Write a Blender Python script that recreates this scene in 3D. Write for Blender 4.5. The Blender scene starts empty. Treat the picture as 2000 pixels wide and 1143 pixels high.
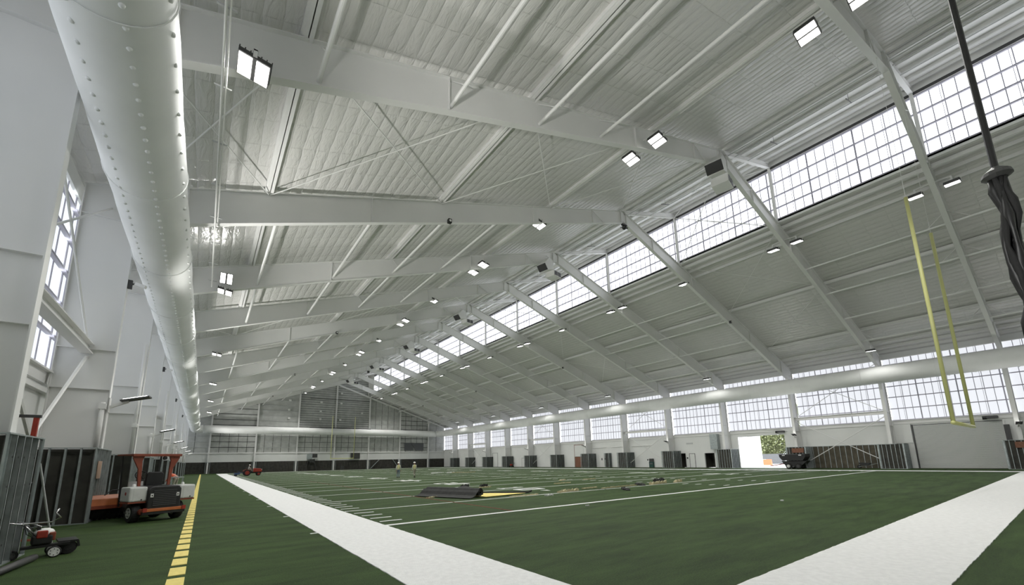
import bpy, bmesh, math, random
from mathutils import Vector, Matrix
C = bpy.context.scene.collection
S = bpy.context.scene
random.seed(7)
PI = math.pi

# ------------------------------------------------------------------ camera, sky, exposure
cam_d = bpy.data.cameras.new('camera')
cam_d.sensor_width = 36.0
cam_d.lens = 807.676 / 2000 * 36.0
cam_d.shift_y = (749.82 - 571.5) / 2000
cam_d.clip_end = 2000
cam = bpy.data.objects.new('camera', cam_d)
C.objects.link(cam)
CAMR = [[0.80577027, 0.09096104, 0.58520113], [-0.59188616, 0.15726748, 0.79053002], [-0.02012567, -0.98335804, 0.18056005]]
cam.matrix_world = Matrix(((CAMR[0][0], -CAMR[0][1], -CAMR[0][2], -4.44160),
                           (CAMR[1][0], -CAMR[1][1], -CAMR[1][2], -3.17138),
                           (CAMR[2][0], -CAMR[2][1], -CAMR[2][2], 1.80718),
                           (0, 0, 0, 1)))
S.camera = cam
w = bpy.data.worlds.new('overcast_sky')
S.world = w
w.use_nodes = True
bg = w.node_tree.nodes['Background']
bg.inputs[0].default_value = (0.93, 0.96, 1.0, 1)
bg.inputs[1].default_value = 4.5
S.view_settings.view_transform = 'Standard'
S.view_settings.look = 'None'
S.view_settings.gamma = 1
S.view_settings.use_curve_mapping = False
S.view_settings.exposure = 0.38
S.cycles.max_bounces = 7
S.cycles.diffuse_bounces = 5
S.cycles.glossy_bounces = 3
S.cycles.use_light_tree = True
S.cycles.sample_clamp_indirect = 6.0
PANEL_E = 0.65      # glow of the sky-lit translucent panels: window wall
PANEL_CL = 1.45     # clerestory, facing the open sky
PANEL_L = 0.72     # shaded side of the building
LAMP_W = 3700.0
UP_L = 3300.0      # uplights on the columns under the long duct
UP_R = 250.0     # watts of each LED floodlight
LENS_E = 4.0

# ------------------------------------------------------------------ materials
def mat(name, col, rough=0.6, metal=0.0, var=0.0, vscale=6.0, bump=0.0, bscale=40.0, emit=None, estr=0.0, spec=0.5, sheen=0.0):
    m = bpy.data.materials.new(name); m.use_nodes = True
    nt = m.node_tree; b = nt.nodes['Principled BSDF']
    b.inputs['Base Color'].default_value = (*col, 1)
    b.inputs['Roughness'].default_value = rough
    b.inputs['Metallic'].default_value = metal
    b.inputs['Specular IOR Level'].default_value = spec
    if sheen:
        b.inputs['Sheen Weight'].default_value = sheen
        b.inputs['Sheen Roughness'].default_value = 0.5
    if emit:
        b.inputs['Emission Color'].default_value = (*emit, 1)
        b.inputs['Emission Strength'].default_value = estr
    tc = nt.nodes.new('ShaderNodeTexCoord')
    if var > 0:
        n = nt.nodes.new('ShaderNodeTexNoise'); n.inputs['Scale'].default_value = vscale; n.inputs['Detail'].default_value = 4
        r = nt.nodes.new('ShaderNodeValToRGB')
        r.color_ramp.elements[0].position = 0.35; r.color_ramp.elements[1].position = 0.65
        r.color_ramp.elements[0].color = (*[c * (1 - var) for c in col], 1)
        r.color_ramp.elements[1].color = (*[min(1, c * (1 + var)) for c in col], 1)
        nt.links.new(tc.outputs['Object'], n.inputs['Vector'])
        nt.links.new(n.outputs['Fac'], r.inputs['Fac'])
        nt.links.new(r.outputs['Color'], b.inputs['Base Color'])
    if bump > 0:
        n2 = nt.nodes.new('ShaderNodeTexNoise'); n2.inputs['Scale'].default_value = bscale; n2.inputs['Detail'].default_value = 3
        bp = nt.nodes.new('ShaderNodeBump'); bp.inputs['Strength'].default_value = bump; bp.inputs['Distance'].default_value = 0.02
        nt.links.new(tc.outputs['Object'], n2.inputs['Vector'])
        nt.links.new(n2.outputs['Fac'], bp.inputs['Height'])
        nt.links.new(bp.outputs['Normal'], b.inputs['Normal'])
    return m

def insulation(name, col, pu, pv, rough, depth, wr):
    """vinyl-faced blanket: ribs along Y every pu metres, seams across every pv metres, wrinkled"""
    m = bpy.data.materials.new(name); m.use_nodes = True
    nt = m.node_tree; b = nt.nodes['Principled BSDF']; L = nt.links; N = nt.nodes.new
    b.inputs['Base Color'].default_value = (*col, 1); b.inputs['Roughness'].default_value = rough
    tc = N('ShaderNodeTexCoord'); sp = N('ShaderNodeSeparateXYZ'); L.new(tc.outputs['Object'], sp.inputs[0])
    nz = N('ShaderNodeTexNoise'); nz.inputs['Scale'].default_value = 0.9; nz.inputs['Detail'].default_value = 2
    L.new(tc.outputs['Object'], nz.inputs['Vector'])
    def M(op, a, bb=None, c=None):
        n = N('ShaderNodeMath'); n.operation = op
        for i, v in enumerate((a, bb, c)):
            if v is None: continue
            if isinstance(v, (int, float)): n.inputs[i].default_value = v
            else: L.new(v, n.inputs[i])
        return n.outputs[0]
    wob = M('MULTIPLY', nz.outputs['Fac'], 0.12)
    u = M('DIVIDE', M('ADD', sp.outputs[0], wob), pu); v = M('DIVIDE', M('ADD', sp.outputs[1], wob), pv)
    su = M('ABSOLUTE', M('SINE', M('MULTIPLY', u, PI))); sv = M('ABSOLUTE', M('SINE', M('MULTIPLY', v, PI)))
    h = M('MULTIPLY', M('POWER', su, 0.6), M('POWER', sv, 0.22))
    mp = N('ShaderNodeMapping'); mp.inputs['Scale'].default_value = (4.5, 1.2, 2.0)
    L.new(tc.outputs['Object'], mp.inputs['Vector'])
    n2 = N('ShaderNodeTexNoise'); n2.inputs['Scale'].default_value = 1.0; n2.inputs['Detail'].default_value = 3; n2.inputs['Distortion'].default_value = 1.2
    L.new(mp.outputs[0], n2.inputs['Vector'])
    hh = M('ADD', h, M('MULTIPLY', n2.outputs['Fac'], wr))
    bp = N('ShaderNodeBump'); bp.inputs['Strength'].default_value = 1.0; bp.inputs['Distance'].default_value = depth
    L.new(hh, bp.inputs['Height']); L.new(bp.outputs['Normal'], b.inputs['Normal'])
    # dirt line in the seams of the facing
    return m

def turf(name, c0, c1, streak=True):
    m = bpy.data.materials.new(name); m.use_nodes = True
    nt = m.node_tree; b = nt.nodes['Principled BSDF']; L = nt.links; N = nt.nodes.new
    b.inputs['Roughness'].default_value = 0.75; b.inputs['Specular IOR Level'].default_value = 0.25
    b.inputs['Sheen Weight'].default_value = 0.0
    tc = N('ShaderNodeTexCoord')
    mp = N('ShaderNodeMapping'); mp.inputs['Scale'].default_value = (0.35, 1.5, 1.0)
    L.new(tc.outputs['Object'], mp.inputs['Vector'])
    n1 = N('ShaderNodeTexNoise'); n1.inputs['Scale'].default_value = 1.1; n1.inputs['Detail'].default_value = 7; n1.inputs['Roughness'].default_value = 0.7
    L.new(mp.outputs[0], n1.inputs['Vector'])
    n2 = N('ShaderNodeTexNoise'); n2.inputs['Scale'].default_value = 38; n2.inputs['Detail'].default_value = 4
    L.new(tc.outputs['Object'], n2.inputs['Vector'])
    mx = N('ShaderNodeMath'); mx.operation = 'MULTIPLY_ADD'; mx.inputs[1].default_value = 0.6
    L.new(n1.outputs['Fac'], mx.inputs[0])
    m2 = N('ShaderNodeMath'); m2.operation = 'MULTIPLY'; m2.inputs[1].default_value = 0.4
    L.new(n2.outputs['Fac'], m2.inputs[0]); L.new(m2.outputs[0], mx.inputs[2])
    r = N('ShaderNodeValToRGB'); r.color_ramp.elements[0].position = 0.36; r.color_ramp.elements[1].position = 0.66
    r.color_ramp.elements[0].color = (*c0, 1); r.color_ramp.elements[1].color = (*c1, 1)
    L.new(mx.outputs[0], r.inputs['Fac']); L.new(r.outputs['Color'], b.inputs['Base Color'])
    n3 = N('ShaderNodeTexNoise'); n3.inputs['Scale'].default_value = 60; n3.inputs['Detail'].default_value = 3
    L.new(tc.outputs['Object'], n3.inputs['Vector'])
    bp = N('ShaderNodeBump'); bp.inputs['Strength'].default_value = 0.9; bp.inputs['Distance'].default_value = 0.03
    L.new(n3.outputs['Fac'], bp.inputs['Height']); L.new(bp.outputs['Normal'], b.inputs['Normal'])
    return m

M_steel = mat('white_painted_steel', (0.77, 0.77, 0.755), 0.5, var=0.02, vscale=0.5)
M_duct = mat('white_duct_fabric', (0.84, 0.85, 0.84), 0.65, var=0.03, vscale=0.7, bump=0.25, bscale=2.5)
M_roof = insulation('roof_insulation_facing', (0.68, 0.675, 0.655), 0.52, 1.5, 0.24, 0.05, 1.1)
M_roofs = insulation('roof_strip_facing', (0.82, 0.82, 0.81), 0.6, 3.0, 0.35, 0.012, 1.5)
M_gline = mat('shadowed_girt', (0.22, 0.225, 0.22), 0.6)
M_wallin = mat('wall_insulation', (0.50, 0.51, 0.49), 0.5, var=0.10, vscale=0.8, bump=0.5, bscale=1.5)
M_shutter = mat('grey_white_shutter', (0.52, 0.53, 0.52), 0.5)
M_liner = mat('white_liner_panel', (0.74, 0.75, 0.73), 0.6, var=0.03, vscale=0.4)
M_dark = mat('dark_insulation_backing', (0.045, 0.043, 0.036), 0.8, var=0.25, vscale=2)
M_brown = mat('brown_plywood_sheathing', (0.085, 0.075, 0.052), 0.8, var=0.2, vscale=2)
M_galv = mat('galvanised_stud', (0.38, 0.42, 0.42), 0.42, metal=0.5, var=0.15, vscale=5)
M_girt = mat('grey_girt', (0.52, 0.53, 0.53), 0.5)
M_grass = turf('green_turf', (0.018, 0.036, 0.008), (0.064, 0.116, 0.030))
M_white = mat('white_turf', (0.88, 0.88, 0.87), 0.9, var=0.04, vscale=9, bump=0.8, bscale=45)
M_yellow = mat('yellow_turf', (0.86, 0.72, 0.24), 0.9, var=0.06, vscale=9, bump=0.6, bscale=45)
M_red_line = mat('red_turf', (0.16, 0.035, 0.018), 0.9)
M_dim_line = mat('dark_turf', (0.018, 0.026, 0.012), 0.9)
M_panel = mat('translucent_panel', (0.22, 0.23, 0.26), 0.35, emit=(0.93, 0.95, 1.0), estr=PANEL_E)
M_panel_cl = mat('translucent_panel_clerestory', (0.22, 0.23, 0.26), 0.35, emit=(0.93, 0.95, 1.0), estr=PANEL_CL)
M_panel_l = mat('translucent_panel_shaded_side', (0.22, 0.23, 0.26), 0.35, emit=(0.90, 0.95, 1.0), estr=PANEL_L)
M_seam = mat('panel_seam', (0.42, 0.41, 0.48), 0.5)
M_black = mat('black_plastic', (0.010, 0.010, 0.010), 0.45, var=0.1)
M_rubber = mat('black_rubber', (0.012, 0.012, 0.012), 0.8, bump=0.3, bscale=30)
M_grey = mat('dark_grey_metal', (0.07, 0.07, 0.07), 0.5, metal=0.4)
M_orange = mat('orange_paint', (0.42, 0.12, 0.032), 0.45, var=0.08, vscale=4)
M_rust = mat('red_orange_paint', (0.20, 0.042, 0.018), 0.5, var=0.15, vscale=4)
M_red = mat('red_paint', (0.30, 0.030, 0.015), 0.45, var=0.1)
M_tank = mat('white_polyethylene', (0.55, 0.56, 0.54), 0.5, var=0.04)
M_wht = mat('white_plastic', (0.75, 0.75, 0.73), 0.4)
M_lens = mat('led_lens', (0.9, 0.9, 0.9), 0.3, emit=(1, 0.98, 0.94), estr=LENS_E)
M_lens_dim = mat('led_lens_dim', (0.9, 0.9, 0.9), 0.3, emit=(0.97, 1, 1), estr=2.2)
M_goal = mat('yellow_goal_paint', (0.70, 0.70, 0.30), 0.4)
M_blue = mat('blue_paint', (0.02, 0.05, 0.13), 0.5)
M_chrome = mat('bare_metal_tube', (0.55, 0.55, 0.55), 0.25, metal=1.0)
M_skin = mat('skin', (0.32, 0.18, 0.12), 0.6)
M_jeans = mat('blue_grey_denim', (0.16, 0.20, 0.26), 0.9, var=0.1, vscale=20)
M_khaki = mat('khaki_cloth', (0.34, 0.32, 0.26), 0.9, var=0.1, vscale=20)
M_shirt = mat('light_grey_cloth', (0.45, 0.46, 0.44), 0.9, var=0.08, vscale=20)
M_vest = mat('hi_vis_yellow', (0.55, 0.52, 0.20), 0.8, var=0.1, vscale=20)
M_vorange = mat('hi_vis_orange', (0.85, 0.16, 0.07), 0.8)
M_hat = mat('hard_hat_plastic', (0.85, 0.85, 0.82), 0.3)
M_shoe = mat('dark_leather', (0.02, 0.017, 0.014), 0.6)
M_back = mat('turf_backing', (0.035, 0.035, 0.034), 0.85, var=0.15, vscale=5)
M_tape = mat('beige_seam_tape', (0.45, 0.40, 0.24), 0.8, var=0.1, vscale=8)
M_conc = mat('pale_concrete', (0.55, 0.54, 0.52), 0.8, var=0.08, vscale=1)
M_leaf = mat('green_leaves', (0.26, 0.29, 0.15), 0.8, var=0.4, vscale=3)
M_bark = mat('bark', (0.10, 0.08, 0.06), 0.9)
M_tarp = mat('dark_grey_tarp', (0.10, 0.105, 0.11), 0.6, var=0.1, bump=0.4, bscale=3)
M_brass = mat('rust_brown_panel', (0.22, 0.10, 0.06), 0.7, var=0.15)
M_green = mat('dark_green_plastic', (0.015, 0.06, 0.05), 0.6)
M_paper = mat('brown_paper', (0.35, 0.24, 0.17), 0.9)
M_fence = mat('blue_fence_cloth', (0.10, 0.28, 0.42), 0.8)

# ------------------------------------------------------------------ mesh helpers
class MB:
    def __init__(s): s.v = []; s.f = []; s.mi = []; s.m = 0
    def add(s, vs, fs):
        o = len(s.v); s.v += [tuple(x) for x in vs]
        s.f += [tuple(i + o for i in f) for f in fs]; s.mi += [s.m] * len(fs)
        return s
    def box(s, x0, x1, y0, y1, z0, z1):
        return s.add([(x0,y0,z0),(x1,y0,z0),(x1,y1,z0),(x0,y1,z0),(x0,y0,z1),(x1,y0,z1),(x1,y1,z1),(x0,y1,z1)],
                     [(0,3,2,1),(4,5,6,7),(0,1,5,4),(1,2,6,5),(2,3,7,6),(3,0,4,7)])
    def prism(s, pts, axis, a, b):
        """polygon pts (2-D) pushed along axis (0,1,2) from a to b"""
        n = len(pts)
        def P(p, t):
            return {0: (t, p[0], p[1]), 1: (p[0], t, p[1]), 2: (p[0], p[1], t)}[axis]
        vs = [P(p, a) for p in pts] + [P(p, b) for p in pts]
        fs = [tuple(range(n))[::-1], tuple(range(n, 2 * n))] + [(i, (i + 1) % n, (i + 1) % n + n, i + n) for i in range(n)]
        return s.add(vs, fs)
    def bar(s, a, b, w, h=None, up=(0, 0, 1)):
        """rectangular bar from a to b, w across, h along up"""
        h = h or w; a = Vector(a); b = Vector(b); d = (b - a).normalized(); u = Vector(up)
        if abs(d.dot(u)) > 0.98: u = Vector((1, 0, 0))
        r = d.cross(u).normalized(); u = r.cross(d).normalized(); r = r * w / 2; u = u * h / 2
        return s.add([a-r-u, a+r-u, a+r+u, a-r+u, b-r-u, b+r-u, b+r+u, b-r+u],
                     [(0,3,2,1),(4,5,6,7),(0,1,5,4),(1,2,6,5),(2,3,7,6),(3,0,4,7)])
    def tube(s, pts, r, n=8, cap=True, rs=None, closed=False):
        pts = [Vector(p) for p in pts]; m = len(pts); vs = []; fs = []
        prev = None
        for i, p in enumerate(pts):
            if closed: d = (pts[(i + 1) % m] - pts[i - 1]).normalized()
            else: d = ((pts[i + 1] if i < m - 1 else p) - (pts[i - 1] if i > 0 else p)).normalized()
            if prev is None:
                u = Vector((0, 0, 1)) if abs(d.z) < 0.9 else Vector((1, 0, 0))
            else: u = prev
            a = d.cross(u).normalized(); u = a.cross(d).normalized(); prev = u
            rr = rs[i] if rs else r
            for k in range(n):
                t = 2 * PI * k / n; vs.append(p + (a * math.cos(t) + u * math.sin(t)) * rr)
        for i in range(m if closed else m - 1):
            j = (i + 1) % m
            for k in range(n): fs.append((i*n+k, i*n+(k+1)%n, j*n+(k+1)%n, j*n+k))
        if cap and not closed: fs += [tuple(range(n))[::-1], tuple(range((m-1)*n, m*n))]
        return s.add(vs, fs)
    def lathe(s, prof, c, axis=2, n=20):
        """prof: list of (r, t) spun about axis through c"""
        vs = []; fs = []
        for r, t in prof:
            for k in range(n):
                a = 2*PI*k/n; p = [0, 0, 0]; p[axis] = t; p[(axis+1) % 3] = r*math.cos(a); p[(axis+2) % 3] = r*math.sin(a)
                vs.append((p[0]+c[0], p[1]+c[1], p[2]+c[2]))
        m = len(prof)
        for i in range(m-1):
            for k in range(n): fs.append((i*n+k, i*n+(k+1) % n, (i+1)*n+(k+1) % n, (i+1)*n+k))
        fs += [tuple(range(n))[::-1], tuple(range((m-1)*n, m*n))]
        return s.add(vs, fs)
    def ball(s, c, r, sx=1, sy=1, sz=1, n=10, m=7):
        vs = []; fs = []
        for i in range(m + 1):
            t = PI * i / m
            for k in range(n):
                a = 2*PI*k/n; vs.append((c[0]+r*sx*math.sin(t)*math.cos(a), c[1]+r*sy*math.sin(t)*math.sin(a), c[2]+r*sz*math.cos(t)))
        for i in range(m):
            for k in range(n): fs.append((i*n+k, (i+1)*n+k, (i+1)*n+(k+1) % n, i*n+(k+1) % n))
        return s.add(vs, fs)
    def mesh(s, name, mats, smooth=False):
        me = bpy.data.meshes.new(name); me.from_pydata(s.v, [], s.f)
        for mm in (mats if isinstance(mats, (list, tuple)) else [mats]): me.materials.append(mm)
        me.polygons.foreach_set('material_index', s.mi)
        bm = bmesh.new(); bm.from_mesh(me); bmesh.ops.remove_doubles(bm, verts=bm.verts, dist=1e-5)
        bmesh.ops.recalc_face_normals(bm, faces=bm.faces); bm.to_mesh(me); bm.free()
        if smooth: me.polygons.foreach_set('use_smooth', [True]*len(me.polygons))
        me.update(); return me
    def build(s, name, mats, parent=None, smooth=False, bevel=0, at=None):
        o = bpy.data.objects.new(name, s.mesh(name, mats, smooth)); C.objects.link(o)
        if parent is not None: o.parent = parent
        if at is not None: o.location = at
        if bevel:
            b = o.modifiers.new('bevel', 'BEVEL'); b.width = bevel; b.segments = 2; b.limit_method = 'ANGLE'
        if smooth and not bevel: pass
        return o

def tag(o, label, cat, group=None, kind=None):
    o['label'] = label; o['category'] = cat
    if group: o['group'] = group
    if kind: o['kind'] = kind
    return o
def thing(name, label, cat, loc=(0,0,0), rz=0, group=None):
    o = bpy.data.objects.new(name, None); C.objects.link(o); o.location = loc; o.rotation_euler = (0,0,rz); o.empty_display_size = 0.2
    return tag(o, label, cat, group)
def struct(o): o['kind'] = 'structure'; return o
def dup(root, loc=None, rz=None, label=None, group=None):
    r = root.copy(); C.objects.link(r)
    if loc is not None: r.location = loc
    if rz is not None: r.rotation_euler = (0,0,rz)
    if label: r['label'] = label
    if group: r['group'] = group
    for ch in list(root.children):
        c = ch.copy(); C.objects.link(c); c.parent = r
        for g in list(ch.children):
            d = g.copy(); C.objects.link(d); d.parent = c
    return r
ORD = ['zeroth','first','second','third','fourth','fifth','sixth','seventh','eighth','ninth','tenth','eleventh','twelfth','thirteenth','fourteenth']
def fromend(k): return ORD[13 - k]      # frame k counted from the end wall

# ------------------------------------------------------------------ key dimensions (metres)
XL, XR, XC = -9.3, 58.07, 24.385       # side walls, ridge line
BAY = 9.144
YN, YF = -9.6, 118.9                   # near and far end walls
XM = 33.1                              # clerestory wall
def ztop(x):                            # top of the roof frames
    if x <= XM: pass
    return 13.8 + (x + 6) / 3
def zl(x): return 13.8 + (x + 6) / 3                    # left slope and its run over the clerestory
def zr(x): return zl(2 * XC - x)                        # right slope
ZUP = 0.28                                              # purlin depth above the frames

# ================================================================== THE SETTING
# ---- floor with its inlaid lines
b = MB(); b.box(XL-0.3, XR+0.3, YN-0.3, YF+0.3, -0.4, 0.0)
floor = struct(b.build('floor', M_grass))
def inlay(name, rects, m, z=0.006, kind=None, label=None):
    b = MB()
    for x0, x1, y0, y1 in rects: b.box(x0, x1, y0, y1, -0.01, z)
    o = b.build(name, m, floor)
    if label: o['label'] = label
    return o
FW, FL = 48.77, 109.73
# wide border band, slightly ragged where the white turf was cut in
def ragged(x0, x1, y0, y1, along, n, amp):
    b = MB(); A = []; B = []
    for i in range(n + 1):
        t = i / n
        if along == 'y': y = y0 + (y1-y0)*t; A.append((x0+random.uniform(-amp, amp), y)); B.append((x1+random.uniform(-amp, amp), y))
        else: x = x0 + (x1-x0)*t; A.append((x, y0+random.uniform(-amp, amp))); B.append((x, y1+random.uniform(-amp, amp)))
    vs = [(p[0], p[1], 0.014) for p in A] + [(p[0], p[1], 0.014) for p in B] + [(p[0], p[1], -0.01) for p in A] + [(p[0], p[1], -0.01) for p in B]
    m = n + 1; fs = []
    for i in range(n):
        fs += [(i, i+1, m+i+1, m+i), (2*m+i, i, i+1, 2*m+i+1)[::-1], (3*m+i, 3*m+i+1, m+i+1, m+i)]
    b.add(vs, fs); return b
for args, lb in (((-1.83, 0, -1.83, FL+1.83, 'y', 900, 0.008), 'wide white sideline band beside the yellow dashes'),
                 ((0, FW, -1.83, 0, 'x', 400, 0.008), 'wide white end line band at the near end'),
                 ((FW, FW+1.83, -1.83, FL+1.83, 'y', 300, 0.008), 'wide white sideline band along the window wall'),
                 ((0, FW, FL, FL+1.83, 'x', 100, 0.008), 'wide white end line band at the far end')):
    o = ragged(*args).build('border_band', M_white, floor); o['label'] = lb
G0 = 9.144
for k in range(21):
    y = G0 + 4.572*k; wd = 0.10 if k in (0, 20) else 0.052
    o = inlay('goal_line' if k in (0, 20) else 'yard_line', [(0.0 if k in (0, 20) else 0.06, FW, y-wd, y+wd)], M_white)
hs = []
for i in range(1, 100):
    if i % 5 == 0: continue
    y = G0 + 0.9144*i
    hs += [(0.15, 0.85, y-0.055, y+0.055), (FW-0.85, FW-0.15, y-0.055, y+0.055), (21.25, 21.86, y-0.055, y+0.055), (26.9, 27.5, y-0.055, y+0.055)]
for i, r in enumerate([h for h in hs if h[1] < 1]): 
    if i < 60: inlay('hash_mark', [r], M_white)
inlay('hash_mark_field', [h for h in hs if not (h[1] < 1 and h[2] < G0 + 0.9144*75)], M_white, kind='stuff')['kind'] = 'stuff'
for k in range(0, 21):
    inlay('line_stub', [(-2.0, -1.8, G0+4.572*k-0.05, G0+4.572*k+0.05)], M_white, z=0.01)
# yard numbers 10 20 30 40 50 40 30 20 10 read from each sideline
SEG = {'0': 'oval', '1': 'one', '2': 'two', '3': 'three', '4': 'four', '5': 'five'}
def digit(b, ch, cx, cy, sgn):
    """1.83 m tall digit (tall along x), 1.2 m wide along y; sgn=+1 top points to +x"""
    W_, H_, T_ = 1.05, 1.83, 0.26
    def r(u0, u1, v0, v1):           # u across reading direction, v up
        xs = sorted((cx + sgn*(v0 - H_/2), cx + sgn*(v1 - H_/2))); ys = sorted((cy - sgn*(u0 - W_/2), cy - sgn*(u1 - W_/2)))
        b.zt += 0.0006; b.box(xs[0], xs[1], ys[0], ys[1], -0.01 + b.zt, b.zt)
    if ch == '1': r(W_/2-T_/2, W_/2+T_/2, 0, H_); r(W_/2-T_*1.4, W_/2-T_/2, H_-0.5, H_-0.25); r(W_/2-T_*1.4, W_/2+T_*1.4, 0, T_*.7); return
    seg = {'0': 'abcdef', '2': 'abged', '3': 'abgcd', '4': 'fgbc', '5': 'afgcd'}[ch]
    for s_ in seg:
        if s_ == 'a': r(0.08, W_-0.08, H_-T_, H_)
        if s_ == 'd': r(0.08, W_-0.08, 0, T_)
        if s_ == 'g': r(0.08, W_-0.08, H_/2-T_/2, H_/2+T_/2)
        if s_ == 'f': r(0, T_, H_/2, H_-0.1)
        if s_ == 'b': r(W_-T_, W_, H_/2, H_-0.1)
        if s_ == 'e': r(0, T_, 0.1, H_/2)
        if s_ == 'c': r(W_-T_, W_, 0.1, H_/2)
for i, num in enumerate(('10', '20', '30', '40', '50', '40', '30', '20', '10')):
    y = G0 + 9.144*(i+1)
    for cx, sgn in ((11.9, 1), (36.9, -1)):
        b = MB(); b.zt = 0.007; digit(b, num[0], cx, y + sgn*0.95, sgn); digit(b, num[1], cx, y - sgn*0.95, sgn)
        if i in (0, 1, 2, 3, 5, 6, 7, 8):    # direction arrow
            ay = y + (-2.3 if i < 4 else 2.3); q = 0.6 if i >= 4 else -0.6
            b.prism([(cx-0.25, ay), (cx+0.25, ay), (cx, ay+q)], 2, -0.01, 0.008)
        b.build('yard_number', M_white, floor)
for i in range(-9, 115):
    o = inlay('yellow_dash', [(-4.74, -4.51, 6.18 + 0.9144*i, 6.85 + 0.9144*i)], M_yellow, z=0.012) if i < 90 else None
inlay('yellow_dash_field', [(-4.74, -4.51, 6.18 + 0.9144*i, 6.85 + 0.9144*i) for i in range(90, 115)], M_yellow, z=0.012)['kind'] = 'stuff'
inlay('red_line', [(4.64, 4.72, 9.3, 45)], M_red_line, z=0.007)
inlay('dark_line', [(14.62, 14.72, 9.5, 17.5)], M_dim_line, z=0.007)

# ---- roof / ceiling: one slope runs up over the clerestory, the other starts below it
b = MB()
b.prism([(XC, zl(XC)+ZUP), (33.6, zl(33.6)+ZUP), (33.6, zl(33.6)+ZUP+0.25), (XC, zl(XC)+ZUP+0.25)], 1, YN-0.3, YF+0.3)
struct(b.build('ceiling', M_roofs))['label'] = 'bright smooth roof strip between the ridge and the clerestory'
b = MB(); b.prism([(XL-0.2, zl(XL-0.2)+ZUP), (XC, zl(XC)+ZUP), (XC, zl(XC)+ZUP+0.25), (XL-0.2, zl(XL-0.2)+ZUP+0.25)], 1, YN-0.3, YF+0.3)
struct(b.build('ceiling', M_roof))['label'] = 'insulated underside of the roof slope that rises to the clerestory'
b = MB()
b.prism([(XM+0.02, zr(XM)+ZUP), (XR+0.3, zr(XR+0.3)+ZUP), (XR+0.3, zr(XR+0.3)+ZUP+0.25), (XM+0.02, zr(XM)+ZUP+0.25)], 1, YN-0.3, YF+0.3)
struct(b.build('ceiling', M_roof))['label'] = 'insulated underside of the roof slope below the clerestory'

# ---- side walls: solid below and above a run of windows
ZS, ZH = 5.25, 12.3                    # sill and head of the side windows
def solid_wall(b, x0, x1, ya, yb, z0, z1, holes=()):
    ys = sorted({ya, yb} | {h[0] for h in holes} | {h[1] for h in holes})
    for a, c in zip(ys, ys[1:]):
        mid = (a + c)/2; hh = [h for h in holes if h[0] < mid < h[1]]
        if not hh: b.box(x0, x1, a, c, z0, z1)
        else:
            h = hh[0]
            if h[2] > z0 + .01: b.box(x0, x1, a, c, z0, h[2])
            if h[3] < z1: b.box(x0, x1, a, c, h[3], z1)
OPEN = (20.15, 26.25, -0.01, 4.42)
b = MB()
holes = [OPEN, (34.75, 35.6, 0, 2.2), (33.15, 34.0, 0, 2.15), (29.95, 31.5, 0, 2.2), (57.15, 59.7, 0, 2.15)]
solid_wall(b, XR, XR+0.2, YN, YF, 0, ZS, holes)
b.box(XR, XR+0.2, YN, YF, ZH, zr(XR)+ZUP-0.02)
wr_ = struct(b.build('wall_right', M_liner))
b = MB()
for h in holes[1:]:
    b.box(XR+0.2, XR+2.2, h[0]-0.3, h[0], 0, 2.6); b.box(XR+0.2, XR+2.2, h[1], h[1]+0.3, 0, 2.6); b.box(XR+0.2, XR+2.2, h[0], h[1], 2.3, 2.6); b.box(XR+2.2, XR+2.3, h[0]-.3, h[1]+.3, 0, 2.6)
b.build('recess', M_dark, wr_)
# dark plywood band with studs between the first two columns, and its cross brace
b = MB(); b.box(XR-0.06, XR, 10.6, 17.2, 0.02, 2.68)
o = b.build('sheathing', M_brown, wr_); o['label'] = 'exposed brown sheathing band'
for i in range(12): b = MB(); b.box(XR-0.14, XR-0.06, 10.9+0.56*i, 10.95+0.56*i, 0.02, 2.64); b.build('stud', M_galv, wr_)
b = MB(); b.box(XR-0.14, XR-0.06, 10.6, 17.2, 2.64, 2.70); b.build('track', M_galv, wr_)
b = MB(); b.box(XR-0.10, XR, YN, YF, ZS-0.42, ZS-0.02); b.box(XR-0.2, XR, YN, YF, ZS-0.06, ZS)
b.box(XR-0.12, XR, YN, YF, 12.3, 12.4)
b.build('sill_girt', M_steel, wr_)
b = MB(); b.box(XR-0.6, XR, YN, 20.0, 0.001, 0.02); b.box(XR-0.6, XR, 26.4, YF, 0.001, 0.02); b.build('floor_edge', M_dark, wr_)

b = MB()
LH = [(9.144*k+1.2, 9.144*(k+1)-2.4, 0, 2.3) for k in (2, 3, 4, 5)]
solid_wall(b, XL-0.2, XL, YN, YF, 0, ZS, LH)
b.box(XL-0.2, XL, YN, YF, ZH, zl(XL)+ZUP-0.02)
wl_ = struct(b.build('wall_left', M_liner))
b = MB()
for h in LH:
    b.box(XL-1.2, XL-1.1, h[0]-.3, h[1]+.3, 0, 2.6)
b.build('recess', M_dark, wl_)
b = MB(); b.box(XL, XL+0.10, YN, YF, ZS-0.45, ZS-0.05); b.box(XL, XL+0.25, YN, YF, ZS-0.06, ZS)
b.box(XL, XL+0.2, YN, YF, 4.45, 4.6)
b.build('sill_girt', M_steel, wl_)
b = MB(); b.box(XL, XL+0.06, 10.9, 16.4, 0.0, 2.55); b.build('sheathing', M_dark, wl_)

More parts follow.
